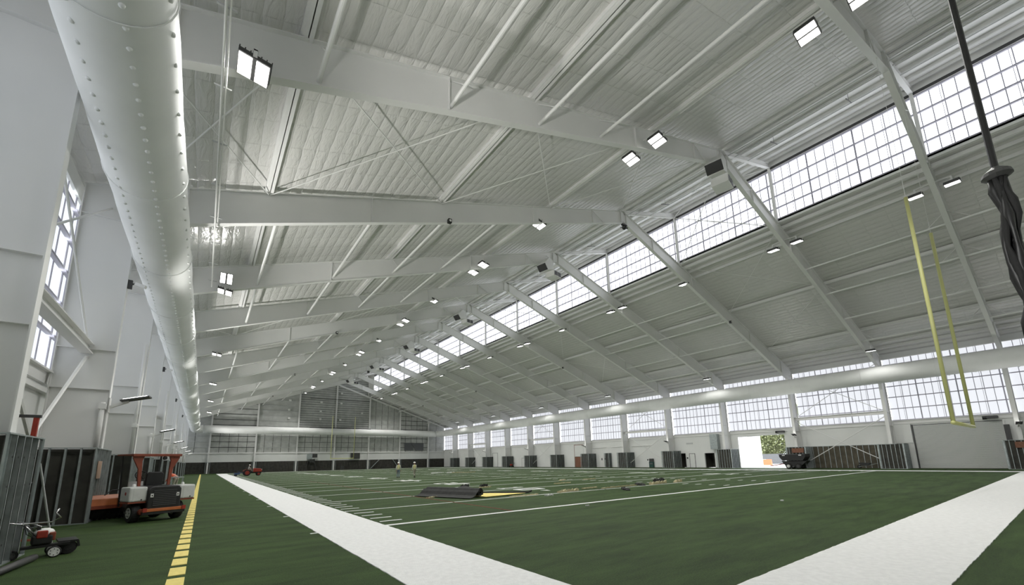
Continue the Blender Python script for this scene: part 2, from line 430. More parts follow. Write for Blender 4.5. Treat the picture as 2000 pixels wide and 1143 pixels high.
# storefront doors in the left wall
nd = 1
for h in LH:
    b = MB(); y0, y1 = h[0], h[1]; n = 4; st = (y1-y0)/n
    for i in range(n+1): b.box(XL-0.12, XL, y0+st*i-0.04, y0+st*i+0.04, 0, 2.3)
    b.box(XL-0.12, XL, y0, y1, 2.22, 2.3); b.box(XL-0.12, XL, y0, y1, 0.0, 0.1); b.box(XL-0.12, XL, y0, y1, 1.86, 1.93)
    d = struct(b.build('door_%d' % nd, M_wht)); nd += 1
    b = MB(); b.box(XL-0.08, XL-0.06, y0, y1, 0.1, 2.22); o = b.build('pane', mat('hazy_door_glass_%d' % nd, (0.25, 0.28, 0.30), 0.15, spec=0.6), d)

# ---- windows
def window(n, X, side, y0, y1, z0, z1, girts, pm, seam=0.61):
    """translucent panel between two columns; side=+1 when the room is on the -x side"""
    s = -side
    b = MB(); b.box(min(X, X-s*0.06), max(X, X-s*0.06), y0, y1, z0, z1)
    fr = MB()
    for z in girts: fr.box(*sorted((X+s*0.02, X+s*0.16)), y0, y1, z-0.045, z+0.045)
    k = 0; y = y0 + 0.3
    while y < y1 - 0.1:
        fr2 = 0.024 if k % 5 else 0.05
        fr.box(*sorted((X+s*0.0, X+s*0.03)), y-fr2, y+fr2, z0, z1)
        if k % 5 == 2: fr.box(*sorted((X, X+s*0.03)), y+0.12, y+0.145, z0, z1)
        y += seam; k += 1
    f = struct(fr.build('window_%d' % n, M_seam))
    b.build('pane', pm, f)
    return f
nw = 1
for k in range(-1, 13):
    y0 = max(YN, BAY*k) + 0.12; y1 = min(YF, BAY*(k+1)) - 0.12
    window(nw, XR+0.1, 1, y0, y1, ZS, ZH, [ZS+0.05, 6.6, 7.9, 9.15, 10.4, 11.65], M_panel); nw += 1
for k in range(-1, 13):
    y0 = max(YN, BAY*k) + 0.12; y1 = min(YF, BAY*(k+1)) - 0.12
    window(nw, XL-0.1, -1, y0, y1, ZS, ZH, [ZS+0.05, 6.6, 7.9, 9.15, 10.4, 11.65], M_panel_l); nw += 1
ZC0, ZC1 = 21.45, 26.2
for k in range(-1, 13):
    y0 = max(YN, BAY*k) + 0.08; y1 = min(YF, BAY*(k+1)) - 0.08
    if k == 12: y1 -= 4.5
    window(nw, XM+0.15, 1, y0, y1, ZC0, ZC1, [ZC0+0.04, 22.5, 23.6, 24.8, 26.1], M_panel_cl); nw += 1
# curb and head closures of the clerestory
b = MB(); b.box(XM+0.02, XM+0.3, YN, YF, zr(XM)+0.1, ZC0); b.box(XM+0.0, XM+0.3, YN, YF, ZC1, zl(XM)+ZUP)
b.box(XM+0.02, XM+0.3, YF-4.7, YF, ZC0, ZC1)
tb = MB(); tb.box(XM-0.04, XM+0.02, YN, YF-4.7, ZC1+0.02, ZC1+0.22); tr1 = tb.build('head_shade_strip', M_grey); struct(tr1)['label'] = 'dark strip painted in for the shadow above the clerestory windows'  # dark strip stands in for the shade under the clerestory head
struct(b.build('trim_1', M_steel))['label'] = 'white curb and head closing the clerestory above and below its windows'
# X rods in front of the clerestory in the braced bays are built with the bracing

# ---- far end wall
def zroof_at(x): return (zl(x) if x <= XM else zr(x)) + ZUP
b = MB(); b.prism([(XL, 4.75), (XR, 4.75), (XR, zr(XR)+ZUP), (XM+.15, zr(XM)+ZUP), (XM+.15, zl(XM)+ZUP), (XL, zl(XL)+ZUP)], 1, YF, YF+0.25)
wf = struct(b.build('wall_far', M_wallin))
b = MB(); b.box(XL, XR, YF, YF+0.25, 2.62, 4.75); b.build('liner_band', M_liner, wf)
b = MB(); b.box(XL, XR, YF, YF+0.25, 0, 2.62); b.build('dark_base', M_dark, wf)
x = XL+0.3; j = 0
while x < XR:
    b = MB(); b.box(x-0.02, x+0.02, YF-0.06, YF, 0, 2.6); x += 0.68; j += 1; b.build('stud', M_grey, wf)
ECOL = [XC + 9.3*i for i in (-3, -2, -1, 0, 1, 2, 3)]
edges = [XL] + ECOL + [XR]
for i, (a, c) in enumerate(zip(edges, edges[1:])):
    b = MB(); z = 4.75; step = 1.35; dense = i in (3, 4)
    while z < 27:
        top = min(zroof_at(a), zroof_at(c)) - 0.3 if i != 4 else zroof_at((a+c)/2)
        if z > top: 
            # clip to the roof line
            xa, xc = a, c
            lim = [x for x in (a + (c-a)*t/20 for t in range(21)) if zroof_at(x) - 0.25 > z]
            if not lim: break
            b.box(min(lim), max(lim), YF-0.14, YF, z-0.04, z+0.04)
        else: b.box(a, c, YF-0.14, YF, z-0.05, z+0.05)
        z += (0.62 if (dense and z > 11) else step)
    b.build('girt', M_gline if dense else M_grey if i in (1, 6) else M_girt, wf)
    if not dense or True:
        b = MB(); nx = 5 if i not in (0, 7) else 2
        for j in range(1, nx):
            x = a + (c-a)*j/nx; b.box(x-0.03, x+0.03, YF-0.05, YF, 4.75, (11.0 if dense else zroof_at(x)-0.3) if i not in (1, 2) else 9.0 + i)
        b.build('sag_rod', M_grey, wf)
b = MB(); b.box(XL, XR, YF-0.22, YF, 4.6, 4.85); b.build('ledge_girt', M_steel, wf)
# ---- near end wall, behind the camera
b = MB(); b.prism([(XL, 0), (XR, 0), (XR, zr(XR)+ZUP), (XM+.15, zr(XM)+ZUP), (XM+.15, zl(XM)+ZUP), (XL, zl(XL)+ZUP)], 1, YN-0.25, YN)
struct(b.build('wall_near', M_liner))

# ================================================================== STEEL FRAMES
PTS_T = [(-9.1, zl(-9.1)), (-2.8, zl(-2.8)), (XC, zl(XC))]
BOT = [(-7.55, 11.55), (-6.0, 12.1), (1.9, 14.92), (13.7, 19.02), (XC, 22.75)]
def plate(b, pts, y, t=0.014): b.prism(pts, 1, y-t, y+t)
def flange(b, p, q, wd=0.3, t=0.03):
    b.bar((p[0], 0, p[1]), (q[0], 0, q[1]), wd, t, up=(0, 0, 1) if abs(p[0]-q[0]) > abs(p[1]-q[1]) else (1, 0, 0))
def mir(p): return (2*XC - p[0], p[1])
def make_frame():
    t = thing('steel_roof_frame', 'x', 'steel frame', (0, 0, 0), 0, 'white steel roof frames across the hall')
    for sgn in (0, 1):
        F = (lambda p: p) if sgn == 0 else mir
        # rafter
        b = MB()
        web = [(-9.1, zl(-9.1)), (XC, zl(XC))] + BOT[::-1] + [(-9.1, 11.55)]
        plate(b, [F(p) for p in web], 0)
        for p, q in zip(BOT, BOT[1:]): flange(b, F(p), F(q))
        flange(b, F((-9.1, zl(-9.1)-0.02)), F((XC, zl(XC)-0.02)))
        r = b.build('rafter', M_steel, t)
        for x in (-6.0, 1.9, 13.7, 20.2, 24.0):
            zb = None
            for p, q in zip(BOT, BOT[1:]):
                if p[0] <= x <= q[0]: zb = p[1] + (q[1]-p[1])*(x-p[0])/(q[0]-p[0])
            b = MB(); b.box(*sorted((F((x-0.012, 0))[0], F((x+0.012, 0))[0])), -0.14, 0.14, zb, zl(x)-0.03); b.build('stiffener', M_steel, r)
        b = MB(); b.bar((*F((20.2, 0))[:1], -0.1, zl(20.2)-0.1), (*F((21.6, 0))[:1], -0.1, 21.75), 0.05); b.build('stiffener', M_steel, r)
        # column
        b = MB()
        plate(b, [F(p) for p in ((-9.1, 0), (-7.5, 0), (-7.5, 11.55), (-9.1, 11.55))], 0)
        flange(b, F((-7.5, 0)), F((-7.5, 11.6))); flange(b, F((-9.1, 0)), F((-9.1, zl(-9.1))))
        c = b.build('column', M_steel, t)
        for z in (4.7, 6.2, 11.55):
            b = MB(); b.box(*sorted((F((-9.1, 0))[0], F((-7.5, 0))[0])), -0.14, 0.14, z-0.012, z+0.012); b.build('stiffener', M_steel, c)
        b = MB(); b.box(*sorted((F((-9.0, 0))[0], F((-7.55, 0))[0])), -0.16, 0.16, 0.0, 0.03); b.build('base_plate', M_steel, c)
    # stub rafter and post carrying the clerestory
    b = MB()
    plate(b, [(XC, zl(XC)), (XM, zl(XM)), (XM, zl(XM)-0.45), (XC+0.2, zl(XC)-0.25)], 0)
    flange(b, (XC, zl(XC)), (XM, zl(XM)), 0.25); flange(b, (XC+0.4, zl(XC)-0.15), (XM, zl(XM)-0.45), 0.25)
    b.build('stub_rafter', M_steel, t)
    b = MB(); b.box(XM-0.02, XM+0.14, -0.1, 0.1, zr(XM)-0.1, zl(XM)-0.02); b.box(XM-0.14, XM-0.02, -0.012, 0.012, zr(XM)-0.1, zl(XM)-0.4); b.box(XM-0.16, XM-0.14, -0.1, 0.1, zr(XM)-0.1, zl(XM)-0.45)
    b.build('clerestory_post', M_steel, t)
    return t
fr0 = make_frame()
for k in range(0, 13):
    lab = 'white tapered steel roof frame, %s frame counted from the far gable wall' % fromend(k)
    if k == 0: fr0['label'] = lab; fr0.location = (0, 0.0, 0)
    else: dup(fr0, (0, BAY*k, 0), 0, lab)
# light end frame against the far wall
b = MB(); 
for F in (lambda p: p, mir):
    b.bar((F((-9.1, 0))[0], YF-0.25, zl(-9.1)-0.25), (XC, YF-0.25, zl(XC)-0.25), 0.25, 0.45)
b.bar((XC, YF-.25, zl(XC)-0.2), (XM, YF-.25, zl(XM)-0.2), 0.2, 0.35); b.box(XM-0.1, XM+0.1, YF-0.4, YF-0.15, zr(XM), zl(XM)-.3)
tag(b.build('end_rafter', M_steel), 'slim white rafter along the top of the far gable wall', 'rafter')
b0 = None
for i, x in enumerate(ECOL):
    t = thing('end_wall_column', 'white steel column against the gable wall, %s from the dashed yellow line' % ORD[i+1], 'column', (x, YF-0.35, 0), 0, 'white columns of the end wall')
    h = zl(x)-0.45 if x <= XC+0.1 else zr(x)-0.45
    b = MB(); b.box(-0.012, 0.012, -0.2, 0.2, 0, h); b.box(-0.16, 0.16, -0.22, -0.2, 0, h); b.box(-0.16, 0.16, 0.2, 0.22, 0, h)
    b.build('post', M_steel, t)
    b = MB()
    for s in (-1, 1): b.box(s*0.42-0.04, s*0.42+0.04, -0.3, -0.22, 0, 2.62)
    b.box(-0.46, 0.46, -0.3, -0.22, 2.54, 2.62); b.build('stud_frame', M_galv, t)

# ---- purlin struts under the roof, lines of them run frame to frame
lines_top = [(-3.0, 0), (6.2, 0), (15.5, 0), (2*XC-15.5+0.6, 1), (2*XC-6.2, 1), (2*XC+3.0, 1)]
for i, (x, sd) in enumerate(lines_top):
    z = (zl(x) if not sd else zr(x))
    b = MB(); b.box(x-0.14, x+0.14, YN, YF, z-0.02, z+0.02); b.box(x-0.015, x+0.015, YN, YF, z-0.02, z+ZUP+.02); b.box(x-0.22, x-0.14, YN, YF, z, z+ZUP-0.02)
    tag(b.build('purlin_beam', M_steel), 'long white purlin beam under the %s roof slope, %s line from its eave' % ('taller' if not sd else 'lower', ['first', 'second', 'third', 'third', 'second', 'first'][i]), 'purlin', 'long purlin beams')
xs_strip = [24.75, 25.6, 27.3, 29.2, 31.2, 32.7]
for i, x in enumerate(xs_strip):
    z = zl(x); b = MB(); b.box(x-0.06, x+0.06, YN, YF, z+0.02, z+0.05); b.box(x-0.012, x+0.012, YN, YF, z+0.02, z+ZUP)
    tag(b.build('purlin', M_steel), 'slender white purlin under the bright roof strip, %s line from the ridge' % ORD[i+1], 'purlin', 'purlins of the bright roof strip')
for i, x in enumerate((33.75, 34.6, 35.6)):
    z = zr(x); b = MB(); b.box(x-0.07, x+0.07, YN, YF, z+0.0, z+0.03); b.box(x-0.012, x+0.012, YN, YF, z, z+ZUP)
    tag(b.build('purlin', M_steel), 'grey purlin just below the clerestory windows, %s line down' % ORD[i+1], 'purlin', 'purlins below the clerestory')
for i, x in enumerate((55.0, 56.2, 57.2)):
    z = zr(x); b = MB(); b.box(x-0.07, x+0.07, YN, YF, z+0.0, z+0.03); b.box(x-0.012, x+0.012, YN, YF, z, z+ZUP)
    tag(b.build('purlin', M_steel), 'white purlin above the side window wall, %s line toward the wall' % ORD[i+1], 'purlin', 'purlins above the window wall')

BRACED = (1, 4, 7, 10)
# lower pipe struts with their kicker braces
low = [(-2.6, 13.55), (2.0, 15.2), (6.5, 16.8), (10.7, 18.25)]
proto = None
for k in range(-1, 13):
    if k in BRACED: continue
    y0 = BAY*k if k >= 0 else YN; y1 = BAY*(k+1) if k < 12 else YF-0.5
    for sd in (0, 1):
        for j, (x, z) in enumerate(low):
            X = x if not sd else 2*XC-x
            lab = 'white pipe strut, %s roof slope, %s bay from the gable wall, %s above the eave' % ('lower' if sd else 'taller', ORD[13-k], ORD[j+1])
            t = thing('pipe_strut', lab, 'strut', (X, y0+0.02, z), 0, 'pipe struts between roof frames')
            L_ = y1-y0-0.04
            b = MB(); b.tube([(0, 0, 0), (0, L_, 0)], 0.075, 10); b.build('pipe', M_steel, t, smooth=False)
            for e in (0, 1):
                yy = 0.0 if e == 0 else L_; q = 1 if e == 0 else -1
                b = MB(); b.bar((0, yy+q*1.15, 0), (0, yy, zl(x)-z-0.1), 0.035); b.build('kicker_brace', M_steel, t)
# rod cross-bracing
def cross(p00, p01, p10, p11, r, label, cat='brace', group='cross braces of the braced bays', name='cross_brace', m=M_steel):
    t = thing(name, label, cat, (0, 0, 0), 0, group)
    b = MB(); b.tube([p00, p11], r, 6); b.build('rod', m, t)
    b = MB(); b.tube([p01, p10], r, 6); b.build('rod', m, t)
    return t
for k in BRACED:
    y0, y1 = BAY*k, BAY*(k+1)
    for sd in (0, 1):
        xs = (-7.6, -3.0, 6.2, 15.5, 24.2)
        for j, (xa, xb) in enumerate(zip(xs, xs[1:])):
            A, B = (xa, xb) if not sd else (2*XC-xa, 2*XC-xb)
            za, zb = zl(xa)-0.1, zl(xb)-0.1
            cross((A, y0, za), (A, y1, za), (B, y0, zb), (B, y1, zb), 0.028,
                  'crossed steel rods, %s roof slope, %s bay from the gable wall, %s panel from eave' % ('lower' if sd else 'taller', ORD[13-k], ORD[j+1]))
    cross((XM-0.05, y0+.2, 21.1), (XM-0.05, y1-.2, 21.1), (XM-0.05, y0+.2, 26.0), (XM-0.05, y1-.2, 26.0), 0.022, 'thin crossed rods before the clerestory windows, %s bay from the gable wall' % ORD[13-k])
    cross((XC+.3, y0+.2, 23.8), (XC+.3, y1-.2, 23.8), (XM-.3, y0+.2, 26.3), (XM-.3, y1-.2, 26.3), 0.022, 'thin crossed rods under the bright roof strip, %s bay from the gable wall' % ORD[13-k])
    for sd in (0, 1):
        X = 57.0 if sd else -8.3
        nm = 'wall with the bright opening' if sd else 'wall beside dashed line'
        cross((X, y0+.03, 6.3), (X, y1-.03, 6.3), (X, y0+.03, 12.0), (X, y1-.03, 12.0), 0.035, 'crossed rods before the windows, %s, %s bay from the gable' % (nm, ORD[13-k]))
        ym = (y0+y1)/2
        if sd: cross((X, y0+.03, 0.3), (X, y1-.03, 0.3), (X, y0+.03, 5.9), (X, y1-.03, 5.9), 0.045, 'crossed angles low on the %s, %s bay from the gable' % (nm, ORD[13-k]))
        else: cross((X, y0+.03, 5.9), (X, y1-.03, 5.9), (X, ym+.15, 2.75), (X, ym-.15, 2.75), 0.055, 'chevron brace angles low on the %s, %s bay from the gable' % (nm, ORD[13-k]))
        b = MB(); b.box(X-0.17, X+0.17, y0+0.05, y1-0.05, 6.02, 6.06); b.box(X-0.17, X+0.17, y0+0.05, y1-0.05, 6.36, 6.40); b.box(X-0.015, X+0.015, y0+.05, y1-.05, 6.06, 6.36)
        tag(b.build('brace_beam', M_steel), 'white horizontal brace beam, %s, %s bay from the gable' % (nm, ORD[13-k]), 'beam', 'brace beams at the side walls')

# ================================================================== DUCTS
def duct(name, path, r, label, nozzles, yc=None):
    """fabric duct along a path, slightly rippled, with rows of little nozzles"""
    t = thing(name, label, 'air duct', (0, 0, 0))
    pts = []
    for a, c in zip(path, path[1:]):
        a = Vector(a); c = Vector(c); n = max(1, int((c-a).length/0.8))
        for i in range(n): pts.append(a + (c-a)*i/n)
    pts.append(Vector(path[-1]))
    rs = [r*(1 + 0.012*math.sin(i*1.3) + random.uniform(-0.008, 0.008)) for i in range(len(pts))]
    b = MB(); b.tube(pts, r, 28, rs=rs)
    straight = max(zip(path, path[1:]), key=lambda q: (Vector(q[1])-Vector(q[0])).length)
    A, B = Vector(straight[0]), Vector(straight[1]); d = (B-A).normalized(); L_ = (B-A).length
    side = d.cross(Vector((0, 0, 1))).normalized()
    for ang, st in nozzles:
        n = int(min(L_, 60)/st)
        for i in range(n):
            s_ = st*(i+0.5); o = side*math.cos(ang)*r*1.0 + Vector((0, 0, 1))*math.sin(ang)*r*1.0
            c = A + d*s_ + o if d.y > 0 or abs(d.x) > .5 else B - d*s_ + o
            b.ball(c, 0.05, n=8, m=6)
    o = b.build('fabric_sleeve', M_duct, t, smooth=True)
    n = int(L_/6)
    for i in range(n):
        c = A + d*(3 + 6*i)
        b = MB(); ring = [c + (side*math.cos(2*PI*k/32) + Vector((0, 0, 1))*math.sin(2*PI*k/32))*(r*1.022) for k in range(32)]
        b.tube(ring, 0.016, 6, closed=True); b.build('seam_ring', M_duct, t)
    # hanger wires
    return t
RD, ZD = 0.92, 10.25
XD = -6.51; YD = 116.7
duct('air_duct', [(XD, YN+0.1, ZD), (XD, 115.4, ZD), (XD+0.2, 116.1, ZD), (XD+0.7, 116.6, ZD), (XD+1.4, YD, ZD)], RD,
     'huge white fabric air duct overhead along the dashed yellow line', [(-1.25, 0.45), (-2.1, 0.45), (-0.35, 0.75)])
duct('air_duct', [(XD+1.4, YD, ZD), (53.9, YD, ZD)], RD, 'white fabric air duct crossing before the far gable wall', [(-1.6, 1.2)])
duct('air_duct', [(53.9, YD, ZD), (54.6, 116.5, ZD), (55.1, 116.0, ZD), (55.25, 115.3, ZD), (55.25, YN+0.1, ZD)], 0.95,
     'white fabric air duct running past the bright side windows', [(-2.4, 0.9), (-1.8, 0.9)])

# ================================================================== LAMPS
def spot(name, loc, power, ang=2.6, rot=(0, 0, 0), parent=None, size=0.4):
    l = bpy.data.lights.new(name, 'SPOT'); l.energy = power; l.spot_size = ang; l.spot_blend = 0.6; l.shadow_soft_size = size; l.color = (1, 0.985, 0.95)
    o = bpy.data.objects.new(name, l); C.objects.link(o); o.location = loc; o.rotation_euler = rot
    if parent: o.parent = parent
    return o
def flood(loc, tilt_dir, label, group, power=LAMP_W, lens=None, sz=0.95):
    """LED floodlight: finned housing, two lens panels, yoke and drop bracket; tilts about Y"""
    t = thing('floodlight', label, 'floodlight', loc, 0, group)
    R = Matrix.Rotation(tilt_dir, 4, 'Y')
    def rot(b):
        b.v = [tuple(R @ Vector(v)) for v in b.v]; return b
    h = sz*0.4
    b = MB(); b.box(-h, h, -h*1.05, h*1.05, -0.02, 0.10)
    for i in range(7): b.box(-h+i*h/3-0.012, -h+i*h/3+0.012, -h*1.0, h*1.0, 0.10, 0.17)
    rot(b).build('housing', M_grey, t)
    for s in (-1, 1):
        b = MB(); b.box(*sorted((s*0.05, s*h*0.94)), -h*0.94, h*0.94, -0.05, -0.02); rot(b).build('lens', lens or M_lens, t)
    b = MB(); b.box(-0.06, 0.06, -h*1.15, h*1.15, 0.19, 0.23); b.box(-0.05, 0.05, -h*1.15, -h*1.08, 0.0, 0.23); b.box(-0.05, 0.05, h*1.08, h*1.15, 0.0, 0.23)
    b.box(-0.05, 0.05, -0.05, 0.05, 0.23, 0.55); b.build('yoke', M_steel, t)
    s = spot('lamp_light', tuple(R @ Vector((0, 0, -0.12))), power, 2.25, (0, tilt_dir, 0), t)
    return t
def zbot(x):
    x = x if x < XC else 2*XC - x
    for p, q in zip(BOT, BOT[1:]):
        if p[0] <= x <= q[0]: return p[1] + (q[1]-p[1])*(x-p[0])/(q[0]-p[0])
    return 11.8
for k in range(0, 13):
    y = BAY*k; fe = fromend(k)
    for x, nm in ((14.6, 'taller slope'), (34.2, 'clerestory side')):
        dys = (-0.85, 0.95) if (k % 2 == 1 or k == 0) else (0.35,)
        for j, dy in enumerate(dys):
            pos = ('' if len(dys) == 1 else (' its near side' if j == 0 else ' its far side'))
            lab = 'LED floodlight under the %s of the %s frame from the gable%s' % (nm, fe, ',' + pos if pos else '')
            tl = (0.22 if x < XC else -0.22) * (1 if dy < 0 else 1)
            t = flood((x, y+dy, zbot(x)+0.05), tl, lab, 'floodlights under the roof frames', LAMP_W / len(dys))
            b = MB(); b.bar((0, 0, 0.52), (0, -dy, 0.58), 0.08, 0.06); b.build('support_arm', M_steel, t)
    if k % 2 == 1:
        flood((-4.3, y-0.55, 12.45), 0.15, 'LED floodlight beside the long duct on the %s frame from the gable' % fe, 'floodlights beside the ducts', LAMP_W*0.3)
        flood((52.4, y-0.55, 12.55), -0.15, 'LED floodlight by the window wall eave on the %s frame from the gable' % fe, 'floodlights beside the ducts', LAMP_W*0.07, lens=M_lens_dim)
        for x in (-4.3, 52.4): pass
    if k % 2 == 0:
        for sd in (0, 1):
            X = -7.1 if not sd else 56.0
            s = 1 if not sd else -1
            t = thing('wall_uplight', 'flat wall light on the column of the %s frame from the gable, %s' % (fe, 'sweeper side' if not sd else 'window side'), 'wall light', (X, y-0.1, 4.3 if not sd else 4.1), 0, 'wall lights on the columns')
            b = MB(); b.bar((-0.05*s, 0, 0.0), (0.78*s, -0.1, 0.20), 0.42, 0.06); b.build('housing', M_grey, t)
            b = MB(); b.bar((0.02*s, 0, 0.06), (0.70*s, -0.09, 0.225), 0.34, 0.02); b.build('lens', M_lens, t)
            b = MB(); b.bar((-0.38*s, 0.1, -0.25), (0.15*s, 0, 0.0), 0.09, 0.09); b.box(*sorted((-0.42*s, -0.36*s)), -0.05, 0.25, -0.45, 0.1); b.build('bracket', M_steel, t)
            spot('lamp_light', (0.6*s, -0.1, 0.4), UP_R if sd else UP_L, 1.92 if not sd else 2.4, (PI, 0.98*s, 0), t, 0.25)

t = flood((-4.3, BAY*3-0.75, 13.25), 0.0, 'added LED head standing in for glare on the frame beside the long duct', 'floodlights beside the ducts', 250, sz=0.8)  # added lamp head; its lens mimics a glare spot on the frame web
t.rotation_euler = (-1.25, 0, 0)
# speakers under the ridge on every second frame, small black cameras
for k in (1, 3, 5, 7, 9, 11):
    t = thing('speaker_cluster', 'pair of boxy loudspeakers hung under the ridge at the %s frame from the gable' % fromend(k), 'loudspeaker', (XC-0.75, BAY*k, 21.75), 0.2, 'loudspeakers under the ridge')
    t.scale = (1.22, 1.22, 1.12)
    b = MB(); b.prism([(-1.35, 0.0), (-0.95, -0.55), (-0.15, -0.25), (-0.15, 0.65), (-0.75, 0.75)], 1, -0.45, 0.4); b.build('cabinet', M_steel, t, bevel=0.02)
    b = MB(); b.bar((-1.17, -0.47, -0.28), (-1.17, 0.42, -0.28), 0.62, 0.02, up=(0.8, 0, 0.6)); b.v = [(x-0.03, y, z-0.02) for x, y, z in b.v]; b.build('grille', M_black, t)
    b = MB(); b.box(-0.1, 0.95, -0.45, 0.5, -0.75, -0.2); b.build('cabinet', M_steel, t, bevel=0.02)
    b = MB(); b.box(0.0, 0.4, -0.47, -0.45, -0.68, -0.28); b.build('grille', M_grey, t)
    b = MB(); b.box(0.48, 0.88, -0.47, -0.45, -0.68, -0.28); b.build('grille', M_grey, t)
    b = MB(); b.bar((-0.5, 0, 0.7), (-0.1, 0, 1.1), 0.06); b.bar((0.3, 0, -0.2), (0.1, 0, 1.1), 0.06); b.tube([(-0.9, -0.2, 0.5), (-0.8, -0.2, 1.0), (-0.3, -0.1, 1.05)], 0.03, 6); b.build('hanger', M_steel, t)
for k in (2, 5, 8, 11):
    for x, nm in ((6.65, 'taller'), (2*XC-6.65, 'lower')):
        t = thing('security_camera', 'small black camera box under the %s slope on the %s frame from the gable' % (nm, fromend(k)), 'camera', (x, BAY*k-0.15, zbot(x)), 0, 'small black cameras on the frames')
        b = MB(); b.box(-0.12, 0.12, -0.22, 0.02, -0.12, 0.16); b.build('camera_body', M_black, t, bevel=0.03)
        b = MB(); b.lathe([(0.06, -0.24), (0.08, -0.22)], (0, 0, 0.02), axis=1, n=12); b.build('lens', M_wht, t)
for k in (2, 10):
    t = thing('camera_cluster', 'black multi-lens camera under the ridge at the %s frame from the gable' % fromend(k), 'camera', (XC, BAY*k, 22.3), 0, 'camera clusters under the ridge')
    b = MB(); b.ball((0, -0.1, 0), 0.22); b.build('camera_head', M_black, t, smooth=True)
    b = MB(); b.box(-0.3, 0.3, -0.2, 0.0, 0.15, 0.28); b.bar((0, 0, 0.2), (0, 0, 0.6), 0.06); b.build('bracket', M_grey, t)
    for s in (-1, 1): b = MB(); b.ball((0.22*s, -0.2, -0.05), 0.09); b.build('lens', M_grey, t, smooth=True)
for k in (2, 4, 6, 8):
    t = thing('security_camera', 'white bullet camera on the column of the %s frame from the gable' % fromend(k), 'camera', (-7.35, BAY*k-0.05, 9.0), 0, 'white cameras on the columns')
    b = MB(); b.bar((0.1, -0.05, 0.02), (0.42, -0.15, -0.08), 0.14, 0.12); b.build('camera_body', M_wht, t)
    b = MB(); b.box(-0.15, 0.0, -0.06, 0.06, -0.2, 0.15); b.bar((-0.02, 0, 0), (0.12, -0.05, 0.03), 0.05); b.build('bracket', M_grey, t)

# long hanging conduit track under the roof by the duct, with cross pieces
t = thing('conduit_track', 'slim white conduit track hung parallel to the long duct below the roof frames', 'conduit', (-4.95, 0, 11.95))
b = MB(); b.tube([(0, -6, 0), (0, 25, 0)], 0.03, 8); b.tube([(0.09, -6, 0.02), (0.09, 17, 0.02)], 0.02, 6); b.build('conduit', M_steel, t)
for i in range(9):
    y = 2.5*i + 4.2; b = MB(); b.box(-0.18, 0.22, y-0.02, y+0.02, 0.045, 0.08); b.build('hanger', M_girt, t)
for i, y in enumerate((9.144, 18.288)):
    b = MB(); b.tube([(0, y, 0.03), (0, y, 0.5)], 0.012, 6); b.build('hanger', M_girt, t)

# pipes running under the bright roof strip
for i, (x, dz) in enumerate(((25.1, 0.35), (26.2, 0.3), (28.6, 0.3))):
    b = MB(); b.tube([(x, YN+.1, zl(x)-dz), (x, YF-.6, zl(x)-dz)], 0.035, 6)
    tag(b.build('sprinkler_pipe', M_girt), 'thin pipe running under the bright roof strip, %s line from the ridge' % ORD[i+1], 'pipe', 'pipes under the bright strip')
for k in range(0, 13):
    for j in (0, 1):
        y = BAY*k + 2.3 + 4.5*j
        b = MB(); b.tube([(27.0, y, zl(27)-0.42), (28.3, y, zl(28.3)-0.42)], 0.03, 6)
        b.tube([(27.65, y, zl(27.65)-.42), (27.65, y, zl(27.65)+ZUP)], 0.01, 4)
        tag(b.build('hanger_bar', M_grey), 'short dark hanger bar under the bright strip, %s bay from the gable, %s one' % (ORD[13-k], ('nearer', 'further')[j]), 'bar', 'hanger bars under the bright strip')

# ================================================================== GOAL POSTS
def goal(loc, label, gap_y=0.0):
    t = thing('goal_post', label, 'goal post', loc, 0)
    z0, z1 = 3.0, 13.8
    for s in (-1, 1):
        b = MB(); b.tube([(s*2.82, 0, z0-0.05), (s*2.82, 0, z1)], 0.075, 12); u = b.build('upright', M_goal, t, smooth=True)
        b = MB(); b.tube([(s*2.82, 0, z1), (s*2.82, 0, z1+0.9)], 0.012, 6); b.build('wire', M_steel, u)
    b = MB(); b.tube([(-2.9, 0, z0), (2.9, 0, z0)], 0.085, 12); b.build('crossbar', M_goal, t, smooth=True)
    return t
def hoist_lines(t, zt):
    for s in (-1, 1):
        b = MB(); b.tube([(s*2.82, 0, 14.6), (s*2.82, 0, zt)], 0.008, 5); b.build('hoist_wire', M_steel, t)
g = goal((XC, -0.07, 0), 'tall yellow goal post hanging at the near end line'); hoist_lines(g, 22.95)
g = goal((XC, 109.9, 0), 'small distant yellow goal post before the far gable wall'); hoist_lines(g, 22.95)
# dark hanging strap with bunched net below
t = thing('hanging_net_rope', 'dark rope ending in a bunched black net, hanging before the lower roof', 'rope', (5.6, -3.05, 0))
b = MB(); b.tube([(0.4, 0, zl(6.0)+ZUP), (0.4, 0, 6.5)], 0.045, 8); b.build('rope', M_black, t)
b = MB(); b.lathe([(0.05, 6.55), (0.17, 6.45), (0.19, 6.38), (0.12, 6.33)], (0.4, 0, 0), n=14); b.build('collar', M_grey, t)
for i in range(7):
    a = 2*PI*i/7; pts = [(0.4 + 0.09*math.cos(a), 0.09*math.sin(a), 6.4)]
    for j in range(1, 12):
        rr = 0.07 + 0.045*math.sin(j*1.1 + i); aa = a + 0.25*math.sin(j*0.9 + i*2)
        pts.append((0.4 + rr*math.cos(aa), rr*math.sin(aa), 6.4 - j*0.26))
    b = MB(); b.tube(pts, 0.05, 7, rs=[0.03] + [0.045 + 0.02*math.sin(j*2+i) for j in range(11)]); b.build('net_fold', M_rubber if i % 2 else M_black, t, smooth=True)

